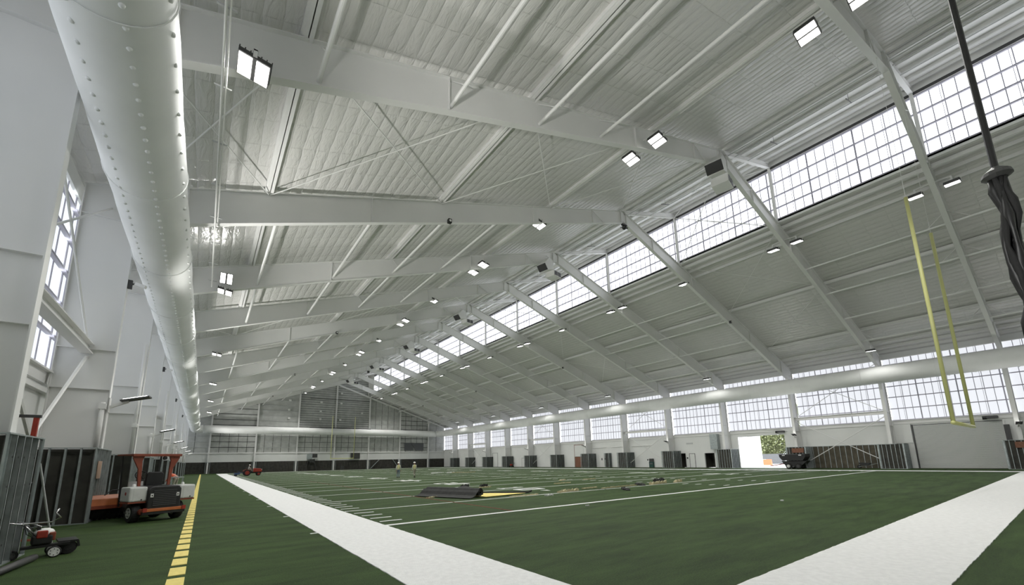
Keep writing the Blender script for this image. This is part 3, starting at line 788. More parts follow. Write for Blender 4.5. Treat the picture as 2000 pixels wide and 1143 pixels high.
# ================================================================== STUD-FRAMED COLUMN WRAPS
def stud(b, x, y, z0, z1, ax, wd=0.045, dp=0.13):
    """C stud, flange face seen; ax 'x': wall runs along x"""
    if ax == 'x':
        b.box(x-wd/2, x+wd/2, y, y+0.006, z0, z1); b.box(x-wd/2, x-wd/2+0.006, y, y+dp, z0, z1); b.box(x-wd/2, x+wd/2, y+dp-.006, y+dp, z0, z1)
    else:
        b.box(x, x+0.006, y-wd/2, y+wd/2, z0, z1); b.box(x, x+dp, y-wd/2, y-wd/2+0.006, z0, z1); b.box(x+dp-.006, x+dp, y-wd/2, y+wd/2, z0, z1)
def stud_box(x0, x1, y0, y1, h, label, face, group, pitch=0.40):
    """three-sided stud wrap; face = sign of the side looking at the field"""
    t = thing('stud_framing', label, 'stud framing', ((x0+x1)/2, (y0+y1)/2, 0), 0, group)
    cx, cy = (x0+x1)/2, (y0+y1)/2; X0, X1, Y0, Y1 = x0-cx, x1-cx, y0-cy, y1-cy
    n = max(2, round((X1-X0)/pitch))
    for yy in (Y0, Y1-0.09):
        for i in range(n+1):
            x = X0 + 0.03 + (X1-X0-0.06)*i/n; b = MB(); stud(b, x, yy, 0.03, h-0.03, 'x'); b.build('stud', M_galv, t)
    xx = X1-0.09 if face > 0 else X0
    n = max(2, round((Y1-Y0)/pitch))
    for i in range(1, n):
        y = Y0 + (Y1-Y0)*i/n; b = MB(); stud(b, xx if face > 0 else xx, y, 0.03, h-0.03, 'y', 0.045, 0.09); b.build('stud', M_galv, t)
    for z in (0, h-0.03):
        for (a, c, d, e) in ((X0, X1, Y0-0.004, Y0+0.1), (X0, X1, Y1-0.1, Y1+0.004), (xx-0.004, xx+0.094, Y0, Y1)):
            b = MB(); b.box(a, c, d, e, z, z+0.03); 
            zz = (z, z+0.06) if z == 0 else (h-0.06, h)
            b.build('track', M_galv, t)
    bk = MB()
    i0, i1 = (X0, X1-0.11) if face > 0 else (X0+0.11, X1)
    bk.box(i0, i1, Y0+0.2, Y0+0.22, 0.02, h-0.05); bk.box(i0, i1, Y1-0.22, Y1-0.2, 0.02, h-0.05)
    xf = X1-0.115 if face > 0 else X0+0.095
    bk.box(xf, xf+0.02, Y0+0.14, Y1-0.14, 0.02, h-0.05); bk.build('backing_board', M_dark, t)
    return t
def stud_text(fe, side): return 'metal stud box around the column of the %s frame from the gable, %s' % (fe, side)
tk = stud_box(-9.28, -7.38, 8.6, 10.75, 2.5, 'nearest tall metal stud box, behind the walk-behind power broom', 1, 'stud boxes around the columns', 0.42)
b = MB()
for i, (yy, zz) in enumerate([(-0.75, 2.05), (-0.42, 2.05), (-0.09, 2.05), (0.24, 2.05), (0.57, 2.05), (-0.75, 1.5), (-0.42, 1.5), (0.24, 1.5), (0.57, 1.5), (-0.75, 0.9), (-0.42, 0.4)]):
    bb = MB(); bb.lathe([(0.02, 0.948), (0.02, 0.952)], (0, yy+0.01, zz), axis=0, n=8); bb.build('punched_hole', M_black, tk)
stud_box(-9.28, -7.38, 16.75, 19.55, 2.5, stud_text(fromend(2), 'sweeper side'), 1, 'stud boxes around the columns')
t3 = None
for k in range(3, 13):
    t = stud_box(-9.28, -7.38, BAY*k-1.2, BAY*k+1.2, 2.5, stud_text(fromend(k), 'sweeper side'), 1, 'stud boxes around the columns') if k == 3 else dup(t3, (-8.33, BAY*k, 0), 0, stud_text(fromend(k), 'sweeper side'))
    if k == 3: t3 = t
t3 = None
for k in range(0, 13):
    lab = stud_text(fromend(k), 'window side')
    if k == 0: t3 = stud_box(55.9, 58.02, -1.1, 1.1, 2.68, lab, -1, 'stud boxes around the columns')
    else: dup(t3, (56.96, BAY*k, 0), 0, lab)
stud_box(57.3, 58.02, 49.9, 51.1, 2.68, 'narrow metal stud box beside the white service door in the window wall', -1, 'stud boxes around the columns')
# paper note on the second box
b = MB(); b.box(-7.37, -7.355, 17.1, 17.75, 1.45, 2.05); tag(b.build('paper_note', M_paper), 'brown paper note with white tape on the stud box by the sweeper', 'note')
# copper-brown junction panels at two window-side boxes
for k in (0, 2):
    b = MB(); b.box(55.82, 55.88, BAY*k-0.9, BAY*k+0.4, 1.95, 2.5); tag(b.build('electrical_panel', M_brass), 'rust-brown panel on the window-side stud box of the %s frame from gable' % fromend(k), 'panel', None)

# horizontal tube rails and pipes on the left wall
b = MB(); b.tube([(-8.9, 9.4, 0.4), (-8.9, 17.9, 5.9)], 0.05, 8)
# downpipe-like white conduits by each left column
for k in range(2, 13):
    t = thing('wall_pipe', 'white vertical pipe beside the column of the %s frame, dashed line side' % fromend(k), 'pipe', (-7.62, BAY*k-0.28, 0), 0, 'white pipes on the columns')
    b = MB(); b.tube([(0, 0, 2.55), (0, 0, 4.2)] if k % 2 == 0 else [(0, 0, 2.55), (0, 0, 8.6)], 0.075, 10); b.build('pipe', M_steel, t, smooth=True)
    b = MB(); b.box(-0.1, 0.1, -0.1, 0.2, 3.95, 4.15); b.build('clamp', M_steel, t)

# ================================================================== RIGHT WALL FITTINGS
def door(n, y0, y1, z1, m, label, frame=M_steel):
    b = MB(); X = XR-0.02
    b.box(X-0.03, X+0.02, y0-0.06, y0, 0, z1+0.06); b.box(X-0.03, X+0.02, y1, y1+0.06, 0, z1+0.06); b.box(X-0.03, X+0.02, y0, y1, z1, z1+0.06)
    f = struct(b.build('door_%d' % n, frame)); f['label'] = label
    if m: 
        b = MB(); b.box(X-0.01, X+0.02, y0, y1, 0.01, z1); b.build('door_leaf', m, f)
    return f
door(6, 34.75, 35.6, 2.2, None, 'dark open doorway with grey frame', M_grey)
door(7, 33.15, 34.0, 2.15, M_liner, 'pale door in a dark frame', M_grey)
door(8, 29.95, 31.5, 2.2, None, 'wide doorway standing open', M_steel)
d = door(9, 51.75, 52.8, 2.25, M_wht, 'white service door', M_steel)
b = MB(); b.box(XR-0.05, XR-0.03, 52.2, 52.45, 1.35, 1.75); b.build('door_window', M_grey, d)
door(10, 75.8, 77.8, 2.1, M_wht, 'white framed double door', M_grey)
d = door(11, 0.95, 7.45, 4.62, None, 'big white roll-up door', M_grey)
b = MB(); z = 0.02
while z < 4.6: b.prism([(XR-0.03, z), (XR-0.055, z+0.05), (XR-0.03, z+0.10), (XR, z+0.10), (XR, z)], 1, 0.95, 7.45); z += 0.10
b.build('curtain', M_shutter, d)
b = MB(); b.box(XR-0.12, XR, 7.42, 7.55, 0, 4.7); b.build('guide_rail', M_grey, d)
b = MB(); b.box(XR-0.12, XR, 0.85, 0.98, 0, 4.7); b.build('guide_rail', M_steel, d)
b = MB(); b.box(XR-0.45, XR, 0.6, 0.95, 0, 4.2); b.build('side_post', M_grey, d)
d = door(12, 88.3, 90.6, 3.6, M_liner, 'tall pale panel door', M_grey)
# doorway with brown boards
b = MB(); b.box(XR+0.05, XR+0.1, 57.2, 59.7, 0, 2.12); b.box(XR-0.06, XR-0.02, 59.7, 59.8, 0, 4.6); b.box(XR-.06, XR-.02, 57.2, 59.7, 4.5, 4.6)
tag(b.build('plywood_sheet', M_brass), 'rust-brown boards closing a doorway under the side windows', 'boards')
b = MB(); b.box(XR-0.05, XR-0.02, 57.2, 59.7, 2.15, 4.45); tag(b.build('door_shutter', M_liner), 'white rolled shutter above the rust-brown boards', 'shutter')
t = thing('fuse_cabinet', 'dark green cabinet standing against the wall under the side windows', 'cabinet', (57.85, 41.05, 0))
b = MB(); b.box(-0.15, 0.18, -0.42, 0.42, 0, 0.95); b.build('cabinet_body', M_green, t, bevel=0.02)
b = MB(); b.box(-0.12, 0.18, -0.38, 0.38, 0.95, 1.5); b.build('cabinet_top', M_grey, t, bevel=0.02)
b = MB(); b.box(-0.17, -0.15, -0.3, 0.3, 0.55, 0.75); b.build('label_plate', M_tarp, t)
def small(name, mm, label, cat, boxes, group=None):
    b = MB()
    for q in boxes: b.box(*q)
    return tag(b.build(name, mm), label, cat, group)
small('wall_vent', M_girt, 'small grey louvre high on the white wall above the open doorways', 'vent', [(XR-0.05, XR, 33.3, 34.4, 3.65, 3.9)])
for i, (y, z) in enumerate(((36.0, 1.5), (34.4, 1.5), (41.9, 1.3), (45.8, 1.5), (51.5, 1.6), (54.0, 1.5), (66.0, 1.3), (84.0, 3.9))):
    small('wall_switch', M_black, 'tiny black box on the white window-side wall, %s from the bright opening' % ORD[i+1], 'switch box', [(XR-0.06, XR, y-0.1, y+0.1, z-0.12, z+0.12)], 'little black boxes on the wall')
for i, y in enumerate((42.9, 47.5, 52.9)):
    b = MB(); b.tube([(XR-0.15, y-1.9, 3.75), (XR-0.15, y+2.1, 3.75)], 0.05, 8)
    tag(b.build('wall_pipe', M_steel), 'horizontal pipe low on the window-side wall, %s from the bright opening' % ORD[i+1], 'pipe', 'horizontal wall pipes')
small('wall_duct', M_galv, 'square grey duct drop beside the open doorways', 'duct', [(57.2, 58.0, 28.9, 30.0, 2.75, 5.0)])
small('white_wall_panel', M_liner, 'tall white panel beside the roll-up door', 'panel', [(XR-0.1, XR-0.02, 7.6, 9.6, 2.75, 4.8)])
small('brown_wall_panel', M_brown, 'narrow brown board beside the roll-up door', 'board', [(XR-0.1, XR-0.02, 8.3, 9.2, 0, 2.7)])
for i, (y, z) in enumerate(((20.2, 4.75), (1.4, 4.95))):
    t = thing('door_motor', 'dark motor unit above the %s' % ('bright opening' if i == 0 else 'roll-up door'), 'door motor', (57.7, y, z), 0, 'door motors')
    b = MB(); b.box(-0.3, 0.2, -0.25, 0.5, -0.1, 0.15); b.build('motor', M_grey, t, bevel=0.03)
    b = MB(); b.lathe([(0.16, 0.5), (0.16, 0.8)], (0, 0, 0), axis=1, n=14); b.build('drum', M_black, t)
    b = MB(); b.tube([(0, 0.1, 0.1), (0, 0.1, 0.45), (0, 1.8, 0.5)], 0.03, 6); b.build('conduit', M_steel, t)
# far gable wall fittings
for i, (x, z) in enumerate(((12.7, 18.4), (12.6, 15.9), (12.7, 13.7), (20.4, 18.4), (20.3, 15.9), (20.3, 13.7), (25.6, 18.4), (25.5, 13.7), (31.4, 15.9), (25.6, 21.2))):
    b = MB(); b.box(x-0.28, x+0.28, YF-0.45, YF-0.1, z-0.25, z+0.25)
    tag(b.build('wall_box', M_wht), 'small white box high on the gable wall, %s listed from its low-eave end upward' % ORD[i+1], 'box', 'white boxes on the gable wall')
for z, lb in ((19.35, 'upper'), (11.25, 'lower')):
    b = MB(); b.tube([(17.5, 116.6 if z < 15 else 118.3, z), (25.5, 116.6 if z < 15 else 118.3, z-0.02), (33.5, 116.6 if z < 15 else 118.3, z)], 0.09 if z < 15 else 0.05, 8)
    tag(b.build('net_cable', M_black), '%s black cable strung across the middle of the far gable wall' % lb, 'cable', 'black cables on the gable wall')
t = thing('wall_tarp', 'dark grey tarp hung in two pieces on the far gable wall', 'tarp', (47.6, YF-0.35, 6.3))
b = MB(); b.box(-3.1, -0.2, -0.03, 0.03, -1.05, 1.1); b.build('tarp_sheet', M_tarp, t)
b = MB(); b.prism([(-1.0, 1.05), (0.2, -0.6), (0.2, -1.1), (3.1, -1.1), (3.1, 1.05)], 1, -0.1, -0.04); b.build('tarp_sheet', M_tarp, t)
b = MB()
for x in (-2.8, 0.3, 2.6): b.box(x-.02, x+.02, -0.05, 0.03, -1.5, -1.05)
b.build('tie', M_grey, t)
small('wall_cabinet', M_grey, 'dark grey cabinet fixed to the gable wall beside the far goal post', 'cabinet', [(28.9, 31.3, YF-0.6, YF-0.1, 2.95, 4.6)])
t = thing('jobsite_box_stand', 'grey electrical box on a dark folding stand before the gable wall', 'electrical box', (18.6, YF-1.0, 0))
b = MB(); b.box(-1.1, 0.2, -0.3, 0.3, 3.0, 4.3); b.build('box_body', M_galv, t, bevel=0.03)
b = MB(); b.box(0.3, 1.4, -0.3, 0.3, 3.4, 4.4); b.build('box_body', M_grey, t, bevel=0.03)
for s in (-1, 1):
    b = MB(); b.bar((s*0.6, 0, 3.0), (s*1.5, 0, 0), 0.1); b.build('leg', M_grey, t)
b = MB(); b.box(-0.4, 0.9, -0.05, 0.05, 2.2, 3.0); b.box(-0.7, 0.7, -0.04, 0.04, 1.2, 1.3); b.build('frame', M_grey, t)
small('floor_cabinet', M_grey, 'small grey unit on the floor under the far goal post', 'box', [(26.0, 26.9, YF-1.5, YF-1.0, 0, 1.1)])
for i, (x0, x1, s) in enumerate(((34.4, 36.9, 1), (40.9, 42.8, -1))):
    b = MB(); b.bar((x0 if s > 0 else x0, YF-0.5, 0.1 if s > 0 else 2.6), (x1, YF-0.5, 2.6 if s > 0 else 0.1), 0.14)
    tag(b.build('brace_angle', M_galv), 'diagonal brace leaning low on the gable wall, %s' % ('beside the middle column' if i == 0 else 'behind the two walking workers'), 'brace', 'diagonal braces at the gable base')

# ================================================================== MACHINES
def wheel(parent, c, r, w, rim_m, ax=0, name='wheel', rim_r=0.55):
    b = MB(); b.lathe([(r*0.6, -w/2), (r*0.93, -w/2), (r, -w*0.32), (r, w*0.32), (r*0.93, w/2), (r*0.6, w/2)], (0, 0, 0), axis=ax, n=24)
    t = b.build(name, M_rubber, parent, at=c, smooth=False)
    b = MB(); b.lathe([(r*rim_r*0.25, -w/2-0.01), (r*rim_r, -w/2-0.012), (r*rim_r*1.05, -w/2+0.02), (r*rim_r*1.05, w/2-0.02), (r*rim_r, w/2+0.012), (r*rim_r*0.25, w/2+0.01)], (0, 0, 0), axis=ax, n=20)
    b.build('rim', rim_m, t)
    b = MB()
    for k in range(6):
        a = 2*PI*k/6; p = [0, 0, 0]; p[(ax+1) % 3] = r*rim_r*0.68*math.cos(a); p[(ax+2) % 3] = r*rim_r*0.68*math.sin(a)
        b.lathe([(r*0.09, -w/2-0.016), (r*0.09, w/2+0.016)], p, axis=ax, n=8)
    b.build('hub_hole', M_black, t)
    return t
sw = thing('ride_on_sweeper', 'orange and black ride-on sweeper with white tanks beside the dashed yellow line', 'sweeper', (-5.56, 16.2, 0), 0.46)
sw.scale = (0.93, 0.93, 1.0)
# rear engine hood with grille
b = MB(); b.prism([(-0.52, 0.40), (-0.52, 1.05), (-0.42, 1.17), (0.42, 1.17), (0.52, 1.05), (0.52, 0.40)], 1, -0.42, 0.55); b.build('engine_hood', M_black, sw, bevel=0.04)
for i in range(9):
    b = MB(); b.box(-0.36, 0.36, -0.445, -0.42, 0.52+0.06*i, 0.545+0.06*i); b.build('grille_slat', M_grey, sw)
for s in (-1, 1):
    b = MB(); b.box(s*0.40-0.045, s*0.40+0.045, -0.43, -0.42, 0.80, 0.92); d = b.build('decal', M_wht, sw)
    b = MB(); b.box(s*0.40-0.018, s*0.40+0.018, -0.434, -0.43, 0.83, 0.88); b.build('decal_mark', M_black, d)
b = MB(); b.box(-0.62, 0.62, -0.50, -0.36, 0.33, 0.43); b.build('rear_bumper', M_orange, sw, bevel=0.01)
b = MB(); b.box(-0.66, 0.66, -0.48, -0.30, 0.24, 0.33); b.build('rear_bumper_bar', M_black, sw)
for s in (-1, 1):
    b = MB(); b.box(s*0.60-0.06, s*0.60+0.06, -0.53, -0.5, 0.33, 0.46); b.build('tail_lamp', M_red, sw)
b = MB(); b.box(-0.45, 0.45, -0.35, 1.75, 0.28, 0.44); b.build('chassis', M_black, sw)
b = MB(); b.box(-0.55, 0.55, 0.55, 1.35, 0.44, 0.62); b.build('floor_plate', M_grey, sw)
b = MB(); b.lathe([(0.09, -0.05), (0.10, 0.05)], (-0.64, -0.36, 0.34), axis=1, n=12); b.build('tow_eye', M_rust, sw)
for s in (-1, 1):
    b = MB(); x0, x1 = sorted((s*0.50, s*1.03)); b.box(x0, x1, -0.32, 0.38, 0.68, 1.16); tk = b.build('water_tank', M_tank, sw, bevel=0.05)
    b = MB(); b.box(x0+0.12, x0+0.16, -0.327, -0.32, 0.7, 1.12); b.build('tank_ridge', M_tank, tk)
    b = MB(); b.lathe([(0.02, -0.335), (0.025, -0.32)], ((x0+x1)/2+0.1, 0, 0.74), axis=1, n=10); b.build('drain_plug', M_black, tk)
    b = MB(); b.lathe([(0.05, 1.16), (0.05, 1.22), (0.02, 1.25)], ((x0+x1)/2, 0.1, 0), n=12); b.build('filler_cap', M_wht, tk)
    b = MB(); b.box(x0, x1, -0.3, 0.36, 0.63, 0.68); b.build('tank_shelf', M_rust, sw)
b = MB(); b.lathe([(0.055, -1.036), (0.055, -1.03)], (0, -0.05, 0.95), axis=0, n=12); b.build('warning_dot', M_red, sw)
for c in ((-0.72, 0.05, 0.31), (0.60, 0.05, 0.31), (-0.30, 1.30, 0.29), (0.45, 1.30, 0.29)):
    wheel(sw, c, c[2], 0.26, M_tank)
b = MB(); b.prism([(-0.27, 0), (-0.27, 0.42), (-0.2, 0.5), (0.2, 0.5), (0.27, 0.42), (0.27, 0)], 1, 0.52, 0.64); b.v = [(x, y-0.12*z, z+1.14) for x, y, z in b.v]; st = b.build('seat', M_black, sw, bevel=0.03)
b = MB(); b.box(-0.27, 0.27, 0.55, 1.05, 1.02, 1.16); b.build('seat_cushion', M_black, st, bevel=0.03)
b = MB(); b.bar((0.31, 0.6, 1.3), (0.33, 0.9, 1.34), 0.05, 0.05); b.build('armrest', M_black, st)
b = MB(); ring = []
for k in range(24):
    a = 2*PI*k/24; ring.append((-0.12+0.21*math.cos(a), 1.25+0.13*math.sin(a)-0.0, 1.50+0.16*math.sin(a)))
b.tube(ring, 0.017, 7, closed=True)
for k in (3, 11, 19): b.tube([ring[k], (-0.12, 1.27, 1.47)], 0.012, 6)
sv = b.build('steering_wheel', M_black, sw, smooth=True)
b = MB(); b.tube([(-0.12, 1.28, 1.46), (-0.12, 1.5, 0.9)], 0.035, 8); b.build('steering_column', M_black, sv)
b = MB(); b.box(-0.45, 0.45, 1.35, 1.62, 0.44, 1.05); b.build('dashboard', M_grey, sw, bevel=0.03)
b = MB(); b.box(-0.35, 0.1, 1.63, 1.70, 0.8, 1.3); b.build('front_rail', M_wht, sw)
# canopy with flared posts
for s in (-1, 1):
    b = MB(); pr = [(s*0.42, 1.14), (s*0.50, 1.14), (s*0.55, 1.75), (s*0.74, 2.12), (s*0.74, 2.20), (s*0.40, 2.20), (s*0.46, 2.02), (s*0.44, 1.75)]
    b.prism(pr if s > 0 else pr[::-1], 1, 0.50, 0.58); b.build('canopy_post', M_rust, sw)
b = MB(); b.box(-0.78, 0.78, 0.42, 0.60, 2.18, 2.27); b.build('canopy_beam', M_rust, sw, bevel=0.01)
b = MB(); b.box(-0.78, 0.78, 0.60, 1.75, 2.22, 2.27); b.build('canopy_roof', M_rust, sw, bevel=0.01)
b = MB(); b.lathe([(0.06, 0.40), (0.07, 0.48)], (0.22, 0, 2.12), axis=1, n=12); b.build('work_lamp', M_black, sw)
for s in (-1, 1):
    b = MB(); b.bar((s*0.55, 1.68, 0.44), (s*0.62, 1.70, 2.22), 0.05); b.build('front_post', M_black, sw)
# broom out in front under an orange hood
b = MB(); b.prism([(1.85, 0.50), (1.90, 0.74), (2.1, 0.86), (2.45, 0.86), (2.75, 0.70), (2.85, 0.45), (2.75, 0.42), (1.95, 0.42)], 0, -1.55, 1.15); bh = b.build('broom_hood', M_orange, sw, bevel=0.02)
b = MB(); b.box(-1.57, 1.17, 1.84, 1.88, 0.40, 0.52); b.build('hood_skirt', M_rust, bh)
for s in (-1, 1):
    b = MB(); xx = -1.55 if s < 0 else 1.15; b.lathe([(0.06, xx+s*0.001), (0.06, xx+s*0.008)], (0, 2.2, 0.68), axis=0, n=12); b.build('hood_badge', M_wht, bh)
b = MB()
prof = []
for i in range(40):
    x = -1.62 + 2.84*i/39; prof += [(0.30 + (0.03 if i % 2 else 0), x)]
b.lathe([(0.05, -1.64)] + prof + [(0.05, 1.24)], (0, 2.35, 0.33), axis=0, n=26); b.build('broom_brush', M_rubber, sw)
b = MB(); b.bar((0, 1.6, 0.4), (0, 2.1, 0.55), 0.14); b.build('lift_arm', M_rust, sw)
b = MB(); b.tube([(-0.9, 2.0, 0.86), (-0.7, 2.0, 1.02), (-0.2, 1.9, 1.03), (0.1, 1.75, 0.7)], 0.02, 6); b.build('hose', M_black, sw)

# walk-behind power broom
pb = thing('power_broom', 'walk-behind power broom with chrome handles in front of the nearest stud box', 'power broom', (-6.95, 10.05, 0), 0.25)
b = MB(); b.bar((-0.35, 0, 0.22), (0.35, 0, 0.24), 0.22, 0.05); b.bar((0.0, 0, 0.25), (-0.15, 0, 0.62), 0.12, 0.06); b.build('frame', M_black, pb)
wheel(pb, (0.12, -0.22, 0.11), 0.11, 0.06, M_wht, 1, rim_r=0.78); wheel(pb, (0.12, 0.22, 0.11), 0.11, 0.06, M_wht, 1, rim_r=0.78)
wheel(pb, (-0.45, 0, 0.10), 0.10, 0.07, M_grey, 1)
b = MB(); b.box(-0.22, 0.08, -0.15, 0.15, 0.27, 0.45); b.build('engine_block', M_black, pb, bevel=0.03)
b = MB(); b.ball((-0.05, 0, 0.50), 0.13, 1.2, 1, 0.7); b.build('engine_cover', M_wht, pb, smooth=True)
b = MB(); b.box(-0.16, 0.0, -0.17, -0.1, 0.40, 0.55); b.build('fuel_cap', M_red, pb, bevel=0.02)
b = MB(); b.box(0.02, 0.12, -0.12, 0.12, 0.33, 0.5); b.build('air_filter', M_rust, pb, bevel=0.02)
b = MB(); b.lathe([(0.06, 0.0)]+[(0.13 + 0.01*(i % 2), 0.01+0.03*i) for i in range(18)]+[(0.06, 0.55)], (0.34, -0.02, 0.14), axis=1, n=18); b.build('brush', M_rubber, pb)
b = MB(); b.box(0.18, 0.48, -0.04, 0.56, 0.25, 0.29); b.bar((0.47, 0, 0.27), (0.50, 0, 0.14), 0.04); b.build('brush_guard', M_black, pb)
b = MB(); b.tube([(-0.05, 0.0, 0.30), (-0.30, 0, 0.62), (-0.40, 0.0, 0.72)], 0.018, 8)
b.tube([(0.10, -0.20, 0.98), (0.06, -0.22, 0.90), (0.14, -0.22, 0.80), (0.02, -0.22, 0.72), (-0.40, -0.24, 0.72), (-0.68, -0.24, 0.78), (-0.80, -0.22, 0.88), (-0.76, -0.20, 1.00), (-0.66, -0.18, 1.06)], 0.016, 8)
b.tube([(-0.68, 0.24, 0.80), (-0.40, 0.24, 0.72), (-0.20, 0.1, 0.66), (-0.10, 0.0, 0.62)], 0.016, 8); b.build('handle', M_chrome, pb, smooth=True)
b = MB(); b.tube([(-0.66, -0.18, 1.06), (-0.56, -0.17, 1.10)], 0.024, 8); b.build('grip', M_black, pb)
for i in range(5):
    b = MB(); b.tube([(-0.35, 0.05*i-0.1, 0.7), (-0.3+0.05*i, 0.05*i-0.1, 0.5), (-0.1, 0, 0.35)], 0.008, 5); b.build('cable', M_black, pb)

# red panel lift with T-shaped head
pl = thing('panel_lift', 'red upright mast lift with grey T-shaped head between the stud boxes', 'panel lift', (-7.95, 12.45, 0), 0)
b = MB(); b.box(-0.045, 0.045, -0.045, 0.045, 0.05, 3.1); b.build('mast', M_red, pl)
b = MB(); b.box(-0.08, 0.08, -0.07, 0.07, 0.05, 1.75); b.build('mast_sleeve', M_rust, pl)
b = MB(); b.box(-0.38, 0.08, -0.05, 0.05, 3.1, 3.17); b.build('head_bar', M_grey, pl)
for a in (0.5, 2.6, 4.7):
    b = MB(); b.bar((0, 0, 0.12), (0.55*math.cos(a), 0.55*math.sin(a), 0.06), 0.06, 0.05); b.build('foot', M_rust, pl)
b = MB(); ring = [(0.12, 0.0+0.12*math.cos(2*PI*k/18), 1.35+0.14*math.sin(2*PI*k/18)) for k in range(18)]; b.tube(ring, 0.012, 6, closed=True); b.build('crank_wheel', M_black, pl)
b = MB(); b.tube([(-7.40, 10.8, 1.93), (-7.20, 11.9, 0.02)], 0.022, 8)
tag(b.build('prop_tube', M_girt), 'slanting bare metal prop tube between the two nearest stud boxes', 'tube')
b = MB(); b.tube([(-7.15, 7.9, 0.07), (-7.0, 9.62, 0.07)], 0.065, 12); tag(b.build('ground_pipe', M_grey, smooth=True), 'dark pipe lying on the turf at the foot of the nearest stud box', 'pipe')
b = MB(); b.tube([(-8.6, 13.0, 2.5), (-8.6, 13.0, 0.75), (-8.45, 13.0, 0.68), (-8.3, 13.0, 0.68)], 0.05, 10); tag(b.build('drain_pipe', M_steel), 'white drop pipe with elbow against the dark wall behind the panel lift', 'pipe')
small('floor_track', M_galv, 'metal floor track running along the base of the wall behind the sweeper', 'track', [(-9.2, -9.1, 10.9, 16.6, 0, 0.06)])

# top dresser by the window wall
td = thing('top_dresser', 'black hopper spreader parked beside the bright opening', 'spreader', (55.0, 18.2, 0), 0)
b = MB(); b.prism([(-1.42, 1.78), (1.42, 1.78), (1.42, 1.45), (1.1, 1.0), (-1.1, 1.0), (-1.42, 1.45)], 0, -0.8, 0.8); b.build('hopper', M_black, td)
b = MB(); b.box(-0.86, -0.80, -1.45, 1.45, 1.70, 1.80); b.build('hopper_rim', M_grey, td)
for s in (-1, 1):
    b = MB(); b.box(-0.87, -0.86, s*0.9-0.15, s*0.9+0.15, 1.6, 1.7); b.build('sticker', M_wht, td)
b = MB(); b.prism([(-1.5, 0.95), (1.3, 0.95), (0.9, 0.35), (-0.8, 0.35)], 0, -0.6, 0.6); b.build('chassis', M_black, td)
for y in (-0.55, 0.5): 
    for x in (-0.7, 0.7): wheel(td, (x, y, 0.33), 0.33, 0.3, M_wht if y > 0 else M_grey)
b = MB(); b.bar((0, 1.2, 0.6), (0, 2.9, 0.35), 0.1); b.build('drawbar', M_red, td)
b = MB(); b.tube([(-0.3, -1.25, 0.95), (-0.3, -1.25, 0.05)], 0.04, 8); b.build('stand', M_grey, td)
wb = thing('wheelbarrow', 'dark wheelbarrow under the brown sheathing near the window wall', 'wheelbarrow', (56.6, 11.7, 0), PI/2)
b = MB(); b.prism([(-0.5, 0.62), (0.6, 0.68), (0.42, 0.36), (-0.25, 0.34)], 1, -0.32, 0.32); b.build('tray', M_black, wb)
wheel(wb, (0.62, 0, 0.2), 0.2, 0.09, M_grey, 1)
for s in (-1, 1):
    b = MB(); b.tube([(0.62, s*0.08, 0.2), (-0.2, s*0.25, 0.35), (-1.0, s*0.32, 0.55)], 0.02, 6); b.build('handle', M_galv, wb)
    b = MB(); b.tube([(-0.25, s*0.25, 0.35), (-0.35, s*0.28, 0.02)], 0.018, 6); b.build('leg', M_grey, wb)
mw = thing('lawn_mower', 'small red and black mower far off under the side windows', 'mower', (56.6, 80.2, 0), PI/2)
b = MB(); b.box(-0.4, 0.5, -0.35, 0.35, 0.15, 0.4); b.build('deck', M_black, mw, bevel=0.05)
b = MB(); b.box(-0.25, 0.35, -0.25, 0.25, 0.4, 0.75); b.build('engine_cover', M_red, mw, bevel=0.06)
for c in ((0.45, 0.3), (0.45, -0.3), (-0.4, 0.3), (-0.4, -0.3)): wheel(mw, (c[0], c[1], 0.14), 0.14, 0.08, M_grey, 1)
b = MB(); b.tube([(-0.4, 0.2, 0.35), (-1.1, 0.2, 1.0), (-1.1, -0.2, 1.0), (-0.4, -0.2, 0.35)], 0.02, 6); b.build('handle', M_black, mw)

# compact tractor far off
tr = thing('compact_tractor', 'small red tractor with dark blue implement near the far end of the white sideline', 'tractor', (2.3, 81.8, 0), 0.05)
b = MB(); b.prism([(0.35, 0.62), (0.35, 1.18), (0.5, 1.27), (1.45, 1.18), (1.62, 1.0), (1.62, 0.62)], 1, -0.33, 0.33); b.build('bonnet', M_red, tr, bevel=0.05)
b = MB(); b.box(1.5, 1.66, -0.25, 0.25, 0.95, 1.1); b.build('head_lamp', M_wht, tr)
b = MB(); b.box(-0.9, 1.6, -0.18, 0.18, 0.42, 0.64); b.build('chassis', M_black, tr)
for s in (-1, 1):
    wheel(tr, (-0.55, s*0.55, 0.52), 0.52, 0.32, M_red, 1, rim_r=0.62); wheel(tr, (1.15, s*0.48, 0.31), 0.31, 0.22, M_red, 1, rim_r=0.6)
    b = MB(); b.prism([(-1.1, 0.75), (-1.0, 1.0), (-0.75, 1.12), (-0.2, 1.12), (0.05, 0.85), (0.0, 0.85), (-0.22, 1.05), (-0.75, 1.05), (-0.95, 0.95), (-1.03, 0.75)], 1, *sorted((s*0.38, s*0.72))); b.build('mudguard', M_rust, tr)
b = MB(); b.box(-0.6, -0.1, -0.24, 0.24, 0.85, 0.98); b.box(-0.66, -0.56, -0.24, 0.24, 0.98, 1.4); b.build('seat', M_black, tr, bevel=0.03)
for s in (-1, 1): b = MB(); b.bar((-0.9, s*0.42, 0.9), (-0.9, s*0.42, 2.0), 0.06); b.build('roll_bar_post', M_black, tr)
b = MB(); b.box(-0.93, -0.87, -0.45, 0.45, 1.98, 2.05); b.build('roll_bar', M_black, tr)
b = MB(); b.box(-0.1, 0.35, -0.3, 0.3, 0.60, 0.66); b.build('foot_plate', M_black, tr)
